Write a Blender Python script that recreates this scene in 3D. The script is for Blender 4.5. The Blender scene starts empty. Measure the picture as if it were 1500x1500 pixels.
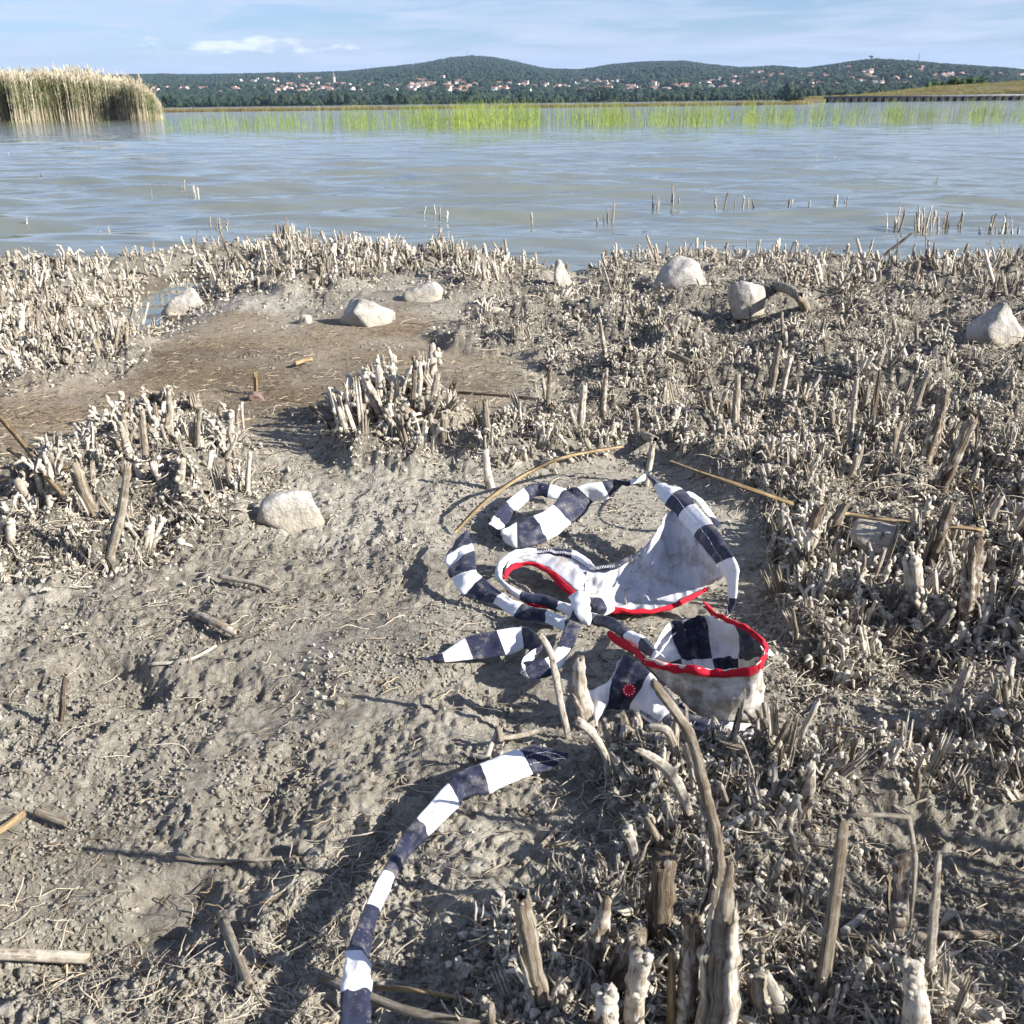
import bpy, bmesh, math, random
import numpy as np
from mathutils import Vector, Matrix, noise as mnoise

# ------------------------------------------------------------------ camera, sky, sun, exposure
scene = bpy.context.scene
COL = scene.collection
R = math.radians
EYE = np.array([0.0, 0.0, 0.75])
PITCH, ROLL = R(21.8), R(-0.7)
F_ = np.array([0, math.cos(PITCH), -math.sin(PITCH)])
U0 = np.array([0, math.sin(PITCH), math.cos(PITCH)])
R0 = np.array([1.0, 0, 0])
R_ = math.cos(ROLL) * R0 + math.sin(ROLL) * U0
U_ = math.cos(ROLL) * U0 - math.sin(ROLL) * R0
cam = bpy.data.cameras.new('camera')
cam.sensor_width = 36.0
cam.lens = 36.0
cam.clip_start = 0.02
cam.clip_end = 60000
cam.dof.use_dof = True
cam.dof.focus_distance = 2.0
cam.dof.aperture_fstop = 22.0
camo = bpy.data.objects.new('camera', cam)
COL.objects.link(camo)
camo.matrix_world = Matrix(((R_[0], U_[0], -F_[0], EYE[0]), (R_[1], U_[1], -F_[1], EYE[1]),
                            (R_[2], U_[2], -F_[2], EYE[2]), (0, 0, 0, 1)))
scene.camera = camo

SUN_ELEV, SUN_AZ = R(28), R(20)      # from the right, 20 degrees behind the photographer
sun_dir = Vector((math.cos(SUN_ELEV) * math.cos(SUN_AZ), -math.cos(SUN_ELEV) * math.sin(SUN_AZ), math.sin(SUN_ELEV)))
sun = bpy.data.lights.new('sun', 'SUN')
sun.energy = 4.6
sun.angle = R(0.53)
sun.color = (1.0, 0.945, 0.868)
suno = bpy.data.objects.new('sun', sun)
COL.objects.link(suno)
suno.rotation_euler = (-sun_dir).to_track_quat('-Z', 'Y').to_euler()
suno.location = (3, -1, 3)

world = bpy.data.worlds.new('World')
scene.world = world
world.use_nodes = True
def build_world():
    nt = world.node_tree
    N, L = nt.nodes.new, nt.links.new
    bg = nt.nodes['Background']
    sky = N('ShaderNodeTexSky')
    sky.sky_type = 'NISHITA'
    sky.sun_disc = False
    sky.sun_elevation = SUN_ELEV
    sky.sun_rotation = math.atan2(sun_dir.x, sun_dir.y)
    sky.altitude = 100
    sky.air_density = 1.0
    sky.dust_density = 0.6
    sky.ozone_density = 2.2
    # thin high cloud: noise laid out on a flat cloud deck above the scene
    tc = N('ShaderNodeTexCoord')
    sp = N('ShaderNodeSeparateXYZ'); L(tc.outputs['Generated'], sp.inputs[0])
    zm = N('ShaderNodeMath'); zm.operation = 'MAXIMUM'; zm.inputs[1].default_value = 0.0; L(sp.outputs['Z'], zm.inputs[0])
    za = N('ShaderNodeMath'); za.operation = 'ADD'; za.inputs[1].default_value = 0.045; L(zm.outputs[0], za.inputs[0])
    dx = N('ShaderNodeMath'); dx.operation = 'DIVIDE'; L(sp.outputs['X'], dx.inputs[0]); L(za.outputs[0], dx.inputs[1])
    dy = N('ShaderNodeMath'); dy.operation = 'DIVIDE'; L(sp.outputs['Y'], dy.inputs[0]); L(za.outputs[0], dy.inputs[1])
    cb = N('ShaderNodeCombineXYZ'); L(dx.outputs[0], cb.inputs[0]); L(dy.outputs[0], cb.inputs[1])
    n1 = N('ShaderNodeTexNoise'); n1.inputs['Scale'].default_value = 0.8; n1.inputs['Detail'].default_value = 7
    n1.inputs['Roughness'].default_value = 0.58; n1.inputs['Distortion'].default_value = 0.6
    L(cb.outputs[0], n1.inputs['Vector'])
    cr = N('ShaderNodeValToRGB'); cr.color_ramp.elements[0].position = 0.40; cr.color_ramp.elements[1].position = 0.70
    L(n1.outputs['Fac'], cr.inputs[0])
    mul = N('ShaderNodeMath'); mul.operation = 'MULTIPLY'; mul.inputs[1].default_value = 0.8; L(cr.outputs[0], mul.inputs[0])
    tint = N('ShaderNodeMix'); tint.data_type = 'RGBA'; tint.blend_type = 'MULTIPLY'; tint.inputs['Factor'].default_value = 1.0
    L(sky.outputs[0], tint.inputs['A']); tint.inputs['B'].default_value = (0.78, 0.88, 1.16, 1)
    # blue-grey cloud bank low over the horizon, ragged along its top
    n3 = N('ShaderNodeTexNoise'); n3.inputs['Scale'].default_value = 5; n3.inputs['Detail'].default_value = 6; n3.inputs['Distortion'].default_value = 0.4
    mp3 = N('ShaderNodeMapping'); mp3.inputs['Scale'].default_value = (1, 1, 9)
    L(tc.outputs['Generated'], mp3.inputs[0]); L(mp3.outputs[0], n3.inputs['Vector'])
    hb = N('ShaderNodeMath'); hb.operation = 'MULTIPLY_ADD'; hb.inputs[1].default_value = -7.5; L(zm.outputs[0], hb.inputs[0]); L(n3.outputs['Fac'], hb.inputs[2])
    cr3 = N('ShaderNodeValToRGB'); cr3.color_ramp.elements[0].position = 0.05; cr3.color_ramp.elements[1].position = 0.26
    L(hb.outputs[0], cr3.inputs[0])
    m3 = N('ShaderNodeMath'); m3.operation = 'MULTIPLY'; m3.inputs[1].default_value = 0.85; L(cr3.outputs[0], m3.inputs[0])
    bank_ = N('ShaderNodeMix'); bank_.data_type = 'RGBA'; L(m3.outputs[0], bank_.inputs['Factor'])
    L(tint.outputs['Result'], bank_.inputs['A']); bank_.inputs['B'].default_value = (4.4, 4.9, 6.3, 1)
    mx = N('ShaderNodeMix'); mx.data_type = 'RGBA'
    L(mul.outputs[0], mx.inputs['Factor']); L(bank_.outputs['Result'], mx.inputs['A'])
    mx.inputs['B'].default_value = (5.8, 6.2, 7.5, 1)
    # a low bank of small white cumulus over the far shore, left of the hilltop
    cn = N('ShaderNodeTexNoise'); cn.inputs['Scale'].default_value = 48; cn.inputs['Detail'].default_value = 6
    mp = N('ShaderNodeMapping'); mp.inputs['Scale'].default_value = (1, 1, 2.6)
    L(tc.outputs['Generated'], mp.inputs[0]); L(mp.outputs[0], cn.inputs['Vector'])
    az = N('ShaderNodeMath'); az.operation = 'ARCTAN2'; L(sp.outputs['X'], az.inputs[0]); L(sp.outputs['Y'], az.inputs[1])
    def bump(sock, c, w):
        a = N('ShaderNodeMath'); a.operation = 'SUBTRACT'; a.inputs[1].default_value = c; L(sock, a.inputs[0])
        b = N('ShaderNodeMath'); b.operation = 'DIVIDE'; b.inputs[1].default_value = w; L(a.outputs[0], b.inputs[0])
        d = N('ShaderNodeMath'); d.operation = 'MULTIPLY'; L(b.outputs[0], d.inputs[0]); L(b.outputs[0], d.inputs[1])
        return d.outputs[0]
    e1 = bump(az.outputs[0], -0.225, 0.10)
    e2 = bump(sp.outputs['Z'], 0.0495, 0.0085)
    s_ = N('ShaderNodeMath'); s_.operation = 'ADD'; L(e1, s_.inputs[0]); L(e2, s_.inputs[1])
    inv = N('ShaderNodeMath'); inv.operation = 'MULTIPLY_ADD'; inv.inputs[1].default_value = -0.17; L(s_.outputs[0], inv.inputs[0])
    L(cn.outputs['Fac'], inv.inputs[2])
    cr2 = N('ShaderNodeValToRGB'); cr2.color_ramp.elements[0].position = 0.43; cr2.color_ramp.elements[1].position = 0.62
    L(inv.outputs[0], cr2.inputs[0])
    mx2 = N('ShaderNodeMix'); mx2.data_type = 'RGBA'
    m2 = N('ShaderNodeMath'); m2.operation = 'MULTIPLY'; m2.inputs[1].default_value = 0.72; L(cr2.outputs[0], m2.inputs[0])
    L(m2.outputs[0], mx2.inputs['Factor']); L(mx.outputs['Result'], mx2.inputs['A']); mx2.inputs['B'].default_value = (9.2, 9.3, 9.6, 1)
    L(mx2.outputs['Result'], bg.inputs[0])
    bg.inputs[1].default_value = 0.050
build_world()
scene.view_settings.view_transform = 'Standard'
scene.view_settings.look = 'None'
scene.view_settings.gamma = 1
scene.view_settings.use_curve_mapping = False
scene.view_settings.exposure = 1.38
scene.cycles.max_bounces = 6
scene.cycles.diffuse_bounces = 3
scene.cycles.glossy_bounces = 3
scene.cycles.transmission_bounces = 3
scene.cycles.volume_bounces = 0

# ------------------------------------------------------------------ helpers
rng = np.random.default_rng(11)
random.seed(5)
ZW = -0.12                                   # level of the lake

def rays(px, py):
    px = np.asarray(px, float); py = np.asarray(py, float)
    a = (px - 750) / 1500; b = -(py - 750) / 1500
    return F_ + a[..., None] * R_ + b[..., None] * U_
def P(px, py, z=0.0):                        # where a line of sight meets height z
    d = rays(px, py); t = (z - EYE[2]) / d[..., 2]
    return EYE + t[..., None] * d
def V(px, py, Y):                            # where it meets the upright plane at distance Y
    d = rays(px, py); t = Y / d[..., 1]
    return EYE + t[..., None] * d

def hash2(ix, iy, s):
    h = (ix.astype(np.int64) * 374761393 + iy.astype(np.int64) * 668265263 + s * 2147483647) & 0xffffffff
    h = ((h ^ (h >> 13)) * 1274126177) & 0xffffffff
    return ((h ^ (h >> 16)) & 0xffff) / 65535.0
def noise2(x, y, s=0):                       # value noise in -1..1
    ix = np.floor(x); iy = np.floor(y)
    fx = x - ix; fy = y - iy
    fx = fx * fx * fx * (fx * (fx * 6 - 15) + 10); fy = fy * fy * fy * (fy * (fy * 6 - 15) + 10)
    a = hash2(ix, iy, s); b = hash2(ix + 1, iy, s); c = hash2(ix, iy + 1, s); d = hash2(ix + 1, iy + 1, s)
    return 2 * ((a * (1 - fx) + b * fx) * (1 - fy) + (c * (1 - fx) + d * fx) * fy) - 1
def fbm(x, y, s=0, o=4, g=0.5):
    r = 0; a = 1
    for k in range(o):
        r = r + a * noise2(x * 2 ** k + 17.3 * k, y * 2 ** k - 9.1 * k, s + k); a *= g
    return r
def sstep(a, b, x):
    t = np.clip((x - a) / (b - a), 0, 1)
    return t * t * (3 - 2 * t)

def tag(o, label, cat, group=None):
    o['label'] = label; o['category'] = cat
    if group: o['group'] = group
    return o
def empty(name, loc):
    o = bpy.data.objects.new(name, None); COL.objects.link(o); o.location = loc; o.empty_display_size = 0.05
    return o

def np_mesh(name, verts, quads, smooth=True):
    m = bpy.data.meshes.new(name)
    nv, nf = len(verts), len(quads)
    k = quads.shape[1]
    m.vertices.add(nv); m.vertices.foreach_set('co', np.asarray(verts, np.float32).ravel())
    m.loops.add(nf * k); m.loops.foreach_set('vertex_index', np.asarray(quads, np.int32).ravel())
    m.polygons.add(nf); m.polygons.foreach_set('loop_start', np.arange(0, nf * k, k, dtype=np.int32))
    m.polygons.foreach_set('loop_total', np.full(nf, k, np.int32))
    if smooth: m.polygons.foreach_set('use_smooth', np.ones(nf, bool))
    m.update(calc_edges=True)
    return m
def fattr(m, name, vals):
    a = m.attributes.new(name, 'FLOAT', 'POINT'); a.data.foreach_set('value', np.asarray(vals, np.float32).ravel())
def grid_quads(nr, nc):
    i = np.arange(nr - 1)[:, None] * nc + np.arange(nc - 1)[None, :]
    return np.stack([i, i + 1, i + nc + 1, i + nc], -1).reshape(-1, 4)

class MB:                                    # collects tubes, strips and lumps for one mesh
    def __init__(s):
        s.v = []; s.f = []; s.uv = []; s.mi = []
    def quad(s, idx, uv, mi=0):
        s.f.append(idx); s.uv.append(uv); s.mi.append(mi)
    def tube(s, pts, rad, sides=8, mi=0, flat=1.0, cap=True, jag=0.0, hollow=False, lump=0.0, seed=0, up=None, ridge=0.0):
        pts = [Vector(p) for p in pts]
        n = len(pts); base = len(s.v)
        t = (pts[1] - pts[0]).normalized()
        ref = Vector(up) if up is not None else (Vector((1, 0, 0)) if abs(t.x) < 0.8 else Vector((0, 1, 0)))
        a = (ref - t * ref.dot(t)).normalized()
        ln = 0
        rs = random.Random(seed * 7 + 13)
        jz = [rs.uniform(-1, 1) for _ in range(sides)]
        rb = [1 + ridge * rs.uniform(-1, 1) for _ in range(sides)]
        lens = []
        for i in range(n):
            t = (pts[min(i + 1, n - 1)] - pts[max(i - 1, 0)]).normalized()
            a = (a - t * a.dot(t)).normalized(); b = t.cross(a)
            if i: ln += (pts[i] - pts[i - 1]).length
            lens.append(ln)
            for j in range(sides):
                an = 2 * math.pi * j / sides
                r = rad[i] * rb[j]
                if lump: r *= 1 + lump * mnoise.noise(Vector((math.cos(an) * 1.3 + seed * 3.1, math.sin(an) * 1.3, ln * 60)))
                p = pts[i] + a * (math.cos(an) * r) + b * (math.sin(an) * r * flat)
                if i == n - 1 and jag: p += t * (jag * jz[j])
                s.v.append(p)
        for i in range(n - 1):
            for j in range(sides):
                k = (j + 1) % sides
                u0, u1 = j / sides * 0.03, (j + 1) / sides * 0.03
                s.quad((base + i * sides + j, base + i * sides + k, base + (i + 1) * sides + k, base + (i + 1) * sides + j),
                       ((u0, lens[i]), (u1, lens[i]), (u1, lens[i + 1]), (u0, lens[i + 1])), mi)
        top = base + (n - 1) * sides
        if hollow:
            inner = len(s.v); t = (pts[-1] - pts[-2]).normalized()
            for j in range(sides): s.v.append(pts[-1] + (s.v[top + j] - pts[-1]) * 0.62 - t * rad[-1] * 0.1)
            deep = len(s.v); s.v.append(pts[-1] - t * rad[-1] * 2.0)
            for j in range(sides):
                k = (j + 1) % sides
                s.quad((top + j, top + k, inner + k, inner + j), ((0, 0), (0.004, 0), (0.004, 0.004), (0, 0.004)), mi)
                s.quad((inner + j, inner + k, deep), ((0, 0), (0.004, 0), (0.002, 0.01)), 2)
        elif cap:
            c = len(s.v); s.v.append(pts[-1] + (pts[-1] - pts[-2]).normalized() * rad[-1] * 0.25)
            for j in range(sides):
                s.quad((top + j, top + (j + 1) % sides, c), ((0, ln), (0.004, ln), (0.002, ln + 0.004)), mi)
        if cap:
            c = len(s.v); s.v.append(pts[0])
            for j in range(sides):
                s.quad((base + (j + 1) % sides, base + j, c), ((0, 0), (0.004, 0), (0.002, -0.004)), mi)
    def strip(s, pts, wid, nrm, thick=0.0012, mi=0, curl=0.0):
        """a leaf or sheath: three columns wide, closed front and back"""
        pts = [Vector(p) for p in pts]; n = len(pts); base = len(s.v); ln = 0
        nrm = Vector(nrm); lens = []
        for i in range(n):
            t = (pts[min(i + 1, n - 1)] - pts[max(i - 1, 0)]).normalized()
            nn = (nrm - t * nrm.dot(t)).normalized(); b = t.cross(nn)
            if i: ln += (pts[i] - pts[i - 1]).length
            lens.append(ln)
            w = wid[i]
            for q, (c, h) in enumerate(((-1, 0), (0, 1), (1, 0), (0, 0))):
                h_ = curl * w * (1 if q == 1 else 0) + (0 if q == 3 else thick * 0.5)
                if q == 3: h_ = curl * w - thick * 0.5
                s.v.append(pts[i] + b * (w * 0.5 * c) + nn * h_)
        for i in range(n - 1):
            for j in range(4):
                k = (j + 1) % 4
                u0 = j * 0.003; u1 = u0 + 0.003
                s.quad((base + i * 4 + j, base + i * 4 + k, base + i * 4 + 4 + k, base + i * 4 + 4 + j),
                       ((u0, lens[i]), (u1, lens[i]), (u1, lens[i + 1]), (u0, lens[i + 1])), mi)
        for e in (0, n - 1):
            q = base + e * 4
            s.quad((q, q + 1, q + 2, q + 3), ((0, 0), (.002, 0), (.002, .002), (0, .002)), mi)
    def lump(s, c, r, mi=1, seed=0, sub=1, amp=0.35, freq=1.6, squash=(1, 1, 1)):
        bm = bmesh.new(); bmesh.ops.create_icosphere(bm, subdivisions=sub, radius=1.0)
        base = len(s.v); c = Vector(c)
        for v in bm.verts:
            d = v.co.normalized()
            k = 1 + amp * mnoise.noise(d * freq + Vector((seed * 5.3, seed * 1.7, 0))) + amp * 0.4 * mnoise.noise(d * freq * 2.7 + Vector((seed, 9, 0)))
            s.v.append(c + Vector((d.x * squash[0], d.y * squash[1], d.z * squash[2])) * (r * k))
        for f in bm.faces:
            ix = tuple(base + v.index for v in f.verts)
            s.quad(ix, tuple((v.co.x * 0.01, v.co.z * 0.01) for v in f.verts), mi)
        bm.free()
    def mesh(s, name, mats, origin=(0, 0, 0), smooth=True):
        m = bpy.data.meshes.new(name); o = Vector(origin)
        m.from_pydata([Vector(v) - o for v in s.v], [], s.f)
        uv = m.uv_layers.new(name='UVMap')
        uv.data.foreach_set('uv', [c for q in s.uv for p in q for c in p])
        m.polygons.foreach_set('material_index', s.mi)
        if smooth: m.polygons.foreach_set('use_smooth', [True] * len(s.f))
        for k in mats: m.materials.append(k)
        m.update()
        return m
    def child(s, name, mats, parent, smooth=True):         # vertices given relative to the parent
        o = bpy.data.objects.new(name, s.mesh(name, mats, (0, 0, 0), smooth)); COL.objects.link(o); o.parent = parent
        return o
    def obj(s, name, mats, parent=None, origin=(0, 0, 0), smooth=True):
        o = bpy.data.objects.new(name, s.mesh(name, mats, origin, smooth)); COL.objects.link(o)
        if parent is not None:
            o.parent = parent
            o.location = Vector(origin) - parent.location
        else: o.location = origin
        return o

def catmull(pts, per=6):
    pts = np.asarray(pts, float); n = len(pts); out = []
    for i in range(n - 1):
        p0 = pts[max(i - 1, 0)]; p1 = pts[i]; p2 = pts[i + 1]; p3 = pts[min(i + 2, n - 1)]
        for k in range(per):
            t = k / per
            out.append(0.5 * ((2 * p1) + (-p0 + p2) * t + (2 * p0 - 5 * p1 + 4 * p2 - p3) * t * t + (-p0 + 3 * p1 - 3 * p2 + p3) * t ** 3))
    out.append(pts[-1])
    return np.array(out)

# ------------------------------------------------------------------ materials
def mat(name, rough=0.9, spec=0.3):
    m = bpy.data.materials.new(name); m.use_nodes = True
    b = m.node_tree.nodes['Principled BSDF']
    b.inputs['Roughness'].default_value = rough
    b.inputs['Specular IOR Level'].default_value = spec
    return m, m.node_tree, b
def nnoise(nt, vec, scale, detail=4, rough=0.6, dist=0.0):
    n = nt.nodes.new('ShaderNodeTexNoise'); n.inputs['Scale'].default_value = scale
    n.inputs['Detail'].default_value = detail; n.inputs['Roughness'].default_value = rough; n.inputs['Distortion'].default_value = dist
    if vec is not None: nt.links.new(vec, n.inputs['Vector'])
    return n.outputs['Fac']
def nramp(nt, fac, stops):
    r = nt.nodes.new('ShaderNodeValToRGB'); e = r.color_ramp.elements
    while len(e) < len(stops): e.new(0.5)
    for q, (p, c) in zip(e, stops): q.position = p; q.color = (*c, 1) if len(c) == 3 else c
    nt.links.new(fac, r.inputs[0]); return r.outputs['Color']
def nmix(nt, fac, a, b, mode='MIX'):
    x = nt.nodes.new('ShaderNodeMix'); x.data_type = 'RGBA'; x.blend_type = mode
    for sock, v in (('Factor', fac), ('A', a), ('B', b)):
        if isinstance(v, (int, float)): x.inputs[sock].default_value = v
        elif isinstance(v, tuple): x.inputs[sock].default_value = (*v, 1)
        else: nt.links.new(v, x.inputs[sock])
    return x.outputs['Result']
def nmath(nt, op, a, b=0.0, c=None, clamp=False):
    x = nt.nodes.new('ShaderNodeMath'); x.operation = op; x.use_clamp = clamp
    for i, v in enumerate((a, b) if c is None else (a, b, c)):
        if isinstance(v, (int, float)): x.inputs[i].default_value = v
        else: nt.links.new(v, x.inputs[i])
    return x.outputs[0]
def nbump(nt, b, h, strength=0.5, dist=0.002, prev=None):
    x = nt.nodes.new('ShaderNodeBump'); x.inputs['Strength'].default_value = strength; x.inputs['Distance'].default_value = dist
    nt.links.new(h, x.inputs['Height'])
    if prev is not None: nt.links.new(prev, x.inputs['Normal'])
    nt.links.new(x.outputs[0], b.inputs['Normal']); return x.outputs[0]
def nattr(nt, name, kind='GEOMETRY'):
    a = nt.nodes.new('ShaderNodeAttribute'); a.attribute_type = kind; a.attribute_name = name; return a.outputs['Fac']
def npos(nt): return nt.nodes.new('ShaderNodeNewGeometry').outputs['Position']
def nscale(nt, vec, s):
    x = nt.nodes.new('ShaderNodeMapping'); x.inputs['Scale'].default_value = s; nt.links.new(vec, x.inputs[0]); return x.outputs[0]
def nrand(nt): return nt.nodes.new('ShaderNodeObjectInfo').outputs['Random']
def nuv(nt): return nt.nodes.new('ShaderNodeUVMap').outputs[0]
M = {}

def m_mud():
    m, nt, b = mat('dried_mud', 0.95, 0.2)
    p = npos(nt)
    big = nnoise(nt, p, 7, 5, 0.6); mid = nnoise(nt, p, 60, 6, 0.65); fine = nnoise(nt, p, 420, 3, 0.6)
    c = nramp(nt, mid, [(0.30, (0.24, 0.217, 0.172)), (0.5, (0.47, 0.436, 0.362)), (0.70, (0.65, 0.612, 0.525))])
    c = nmix(nt, nmath(nt, 'MULTIPLY', big, 0.4), c, (0.29, 0.27, 0.225))
    c = nmix(nt, 0.55, c, nramp(nt, fine, [(0.3, (0.45, 0.45, 0.45)), (0.7, (1.0, 1.0, 1.0))]), 'MULTIPLY')
    cr_ = nramp(nt, nnoise(nt, p, 130, 5, 0.7), [(0.34, (0.075, 0.066, 0.052)), (0.52, (0.20, 0.182, 0.148)), (0.72, (0.42, 0.39, 0.335))])  # darker ground under the stubble: shade of the gaps painted into the colour
    c = nmix(nt, nattr(nt, 'gap_shade'), c, cr_)
    # a mat of rotted reed litter
    st = nnoise(nt, nscale(nt, p, (1.0, 3.2, 1.0)), 150, 4, 0.7, 0.5)
    lc = nramp(nt, st, [(0.3, (0.11, 0.082, 0.053)), (0.52, (0.235, 0.182, 0.12)), (0.7, (0.40, 0.33, 0.23))])
    c = nmix(nt, nattr(nt, 'litter'), c, lc)
    wet = nattr(nt, 'wet')
    c = nmix(nt, wet, c, nmix(nt, 1.0, c, (0.33, 0.30, 0.27), 'MULTIPLY'))
    nt.links.new(c, b.inputs['Base Color'])
    nt.links.new(nmath(nt, 'MULTIPLY_ADD', wet, -0.55, 0.95), b.inputs['Roughness'])
    q = nbump(nt, b, nnoise(nt, p, 190, 6, 0.7), 1.0, 0.006)
    vc = nt.nodes.new('ShaderNodeTexVoronoi'); vc.feature = 'DISTANCE_TO_EDGE'; vc.inputs['Scale'].default_value = 46
    vn = nt.nodes.new('ShaderNodeTexNoise'); vn.inputs['Scale'].default_value = 60; nt.links.new(p, vn.inputs['Vector'])
    va = nt.nodes.new('ShaderNodeVectorMath'); va.operation = 'MULTIPLY_ADD'; va.inputs[1].default_value = (0.02, 0.02, 0.02); nt.links.new(vn.outputs['Color'], va.inputs[0]); nt.links.new(p, va.inputs[2])
    nt.links.new(va.outputs[0], vc.inputs['Vector'])
    ck = nramp(nt, vc.outputs[0], [(0.0, (0, 0, 0)), (0.10, (1, 1, 1))])
    ckm = nmix(nt, nramp(nt, nnoise(nt, p, 9, 3), [(0.48, (0, 0, 0)), (0.60, (1, 1, 1))]), (1.0, 1.0, 1.0), ck)
    q = nbump(nt, b, ckm, 0.8, 0.004, q)
    nbump(nt, b, nnoise(nt, p, 700, 3, 0.6), 0.8, 0.0018, q)
    return m
M['mud'] = m_mud()

def m_stalk(name, dark, midc, pale, crust=0.45):
    m, nt, b = mat(name, 0.85, 0.25)
    uv = nuv(nt); rnd = nrand(nt)
    st = nnoise(nt, nscale(nt, uv, (1100, 16, 1)), 1.0, 5, 0.7)
    lo = nnoise(nt, nscale(nt, uv, (140, 22, 1)), 1.0, 3, 0.6)
    c = nramp(nt, st, [(0.34, dark), (0.5, midc), (0.64, pale)])
    c = nmix(nt, nmath(nt, 'MULTIPLY', nramp(nt, lo, [(0.42, (0, 0, 0)), (0.62, (1, 1, 1))]), 0.75), c, nmix(nt, 1.0, c, (0.42, 0.33, 0.25), 'MULTIPLY'))
    p = npos(nt)
    cm = nnoise(nt, p, 75, 5, 0.65)
    k = nmath(nt, 'MULTIPLY_ADD', rnd, 0.22, crust - 0.12)
    f = nmath(nt, 'MULTIPLY', nmath(nt, 'SUBTRACT', nmath(nt, 'ADD', cm, k), 0.92), 6.0, clamp=True)
    c = nmix(nt, f, c, (0.56, 0.53, 0.465))
    c = nmix(nt, 1.0, c, nramp(nt, rnd, [(0.0, (0.62, 0.6, 0.56)), (1.0, (1.12, 1.1, 1.08))]), 'MULTIPLY')
    nt.links.new(c, b.inputs['Base Color'])
    q = nbump(nt, b, st, 1.0, 0.0025)
    nbump(nt, b, nnoise(nt, p, 500, 3, 0.6), 0.5, 0.001, q)
    return m
M['stalk'] = m_stalk('weathered_reed_stalk', (0.13, 0.103, 0.076), (0.40, 0.358, 0.29), (0.66, 0.625, 0.55), 0.47)
M['stalk_dark'] = m_stalk('rotted_reed_stalk', (0.055, 0.042, 0.03), (0.22, 0.175, 0.13), (0.46, 0.41, 0.33), 0.42)
M['straw'] = m_stalk('yellow_reed_straw', (0.20, 0.13, 0.065), (0.40, 0.30, 0.165), (0.60, 0.50, 0.33), 0.25)
def m_crust():
    m, nt, b = mat('pale_mud_crust', 0.97, 0.15)
    p = npos(nt); rnd = nrand(nt)
    n = nnoise(nt, p, 160, 5, 0.7)
    c = nramp(nt, n, [(0.3, (0.27, 0.247, 0.20)), (0.52, (0.52, 0.488, 0.42)), (0.72, (0.74, 0.71, 0.64))])
    c = nmix(nt, 1.0, c, nramp(nt, rnd, [(0.0, (0.5, 0.475, 0.43)), (0.45, (0.85, 0.83, 0.8)), (1.0, (1.1, 1.08, 1.05))]), 'MULTIPLY')
    nt.links.new(c, b.inputs['Base Color'])
    nbump(nt, b, nnoise(nt, p, 420, 4, 0.7), 0.9, 0.002)
    return m
M['crust'] = m_crust()
def m_plain(name, c, rough=0.9, var=0.3, scale=200, bump=0.0):
    m, nt, b = mat(name, rough, 0.25)
    n = nnoise(nt, npos(nt), scale, 4, 0.6)
    col = nramp(nt, n, [(0.3, tuple(x * (1 - var) for x in c)), (0.7, tuple(min(1, x * (1 + var)) for x in c))])
    col = nmix(nt, 1.0, col, nramp(nt, nrand(nt), [(0, (0.8, 0.8, 0.8)), (1, (1.12, 1.12, 1.12))]), 'MULTIPLY')
    nt.links.new(col, b.inputs['Base Color'])
    if bump: nbump(nt, b, n, 0.6, bump)
    return m
M['hollow'] = m_plain('hollow_core', (0.035, 0.026, 0.018))
def m_stone():
    m, nt, b = mat('limestone', 0.9, 0.3)
    p = npos(nt)
    n = nnoise(nt, p, 16, 7, 0.65); f = nnoise(nt, p, 170, 4, 0.7)
    c = nramp(nt, n, [(0.3, (0.24, 0.225, 0.195)), (0.5, (0.42, 0.40, 0.36)), (0.7, (0.60, 0.58, 0.54))])
    c = nmix(nt, 0.5, c, nramp(nt, f, [(0.35, (0.45, 0.42, 0.37)), (0.6, (1, 1, 1))]), 'MULTIPLY')
    sz = nt.nodes.new('ShaderNodeSeparateXYZ'); nt.links.new(nt.nodes.new('ShaderNodeTexCoord').outputs['Object'], sz.inputs[0])
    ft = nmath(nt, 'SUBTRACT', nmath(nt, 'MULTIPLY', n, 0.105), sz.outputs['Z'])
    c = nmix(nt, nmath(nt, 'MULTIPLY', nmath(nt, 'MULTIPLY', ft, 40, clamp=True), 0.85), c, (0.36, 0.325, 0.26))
    vt = nt.nodes.new('ShaderNodeTexVoronoi'); vt.feature = 'DISTANCE_TO_EDGE'; vt.inputs['Scale'].default_value = 24
    nt.links.new(p, vt.inputs['Vector'])
    c = nmix(nt, 0.4, c, nramp(nt, vt.outputs[0], [(0.0, (0.35, 0.33, 0.3)), (0.06, (1, 1, 1))]), 'MULTIPLY')
    nt.links.new(c, b.inputs['Base Color'])
    q = nbump(nt, b, n, 0.8, 0.012)
    nbump(nt, b, f, 0.7, 0.003, q)
    return m
M['stone'] = m_stone()
M['stone_brown'] = m_plain('brown_stone', (0.20, 0.14, 0.12), 0.8, 0.35, 90, 0.003)

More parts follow.
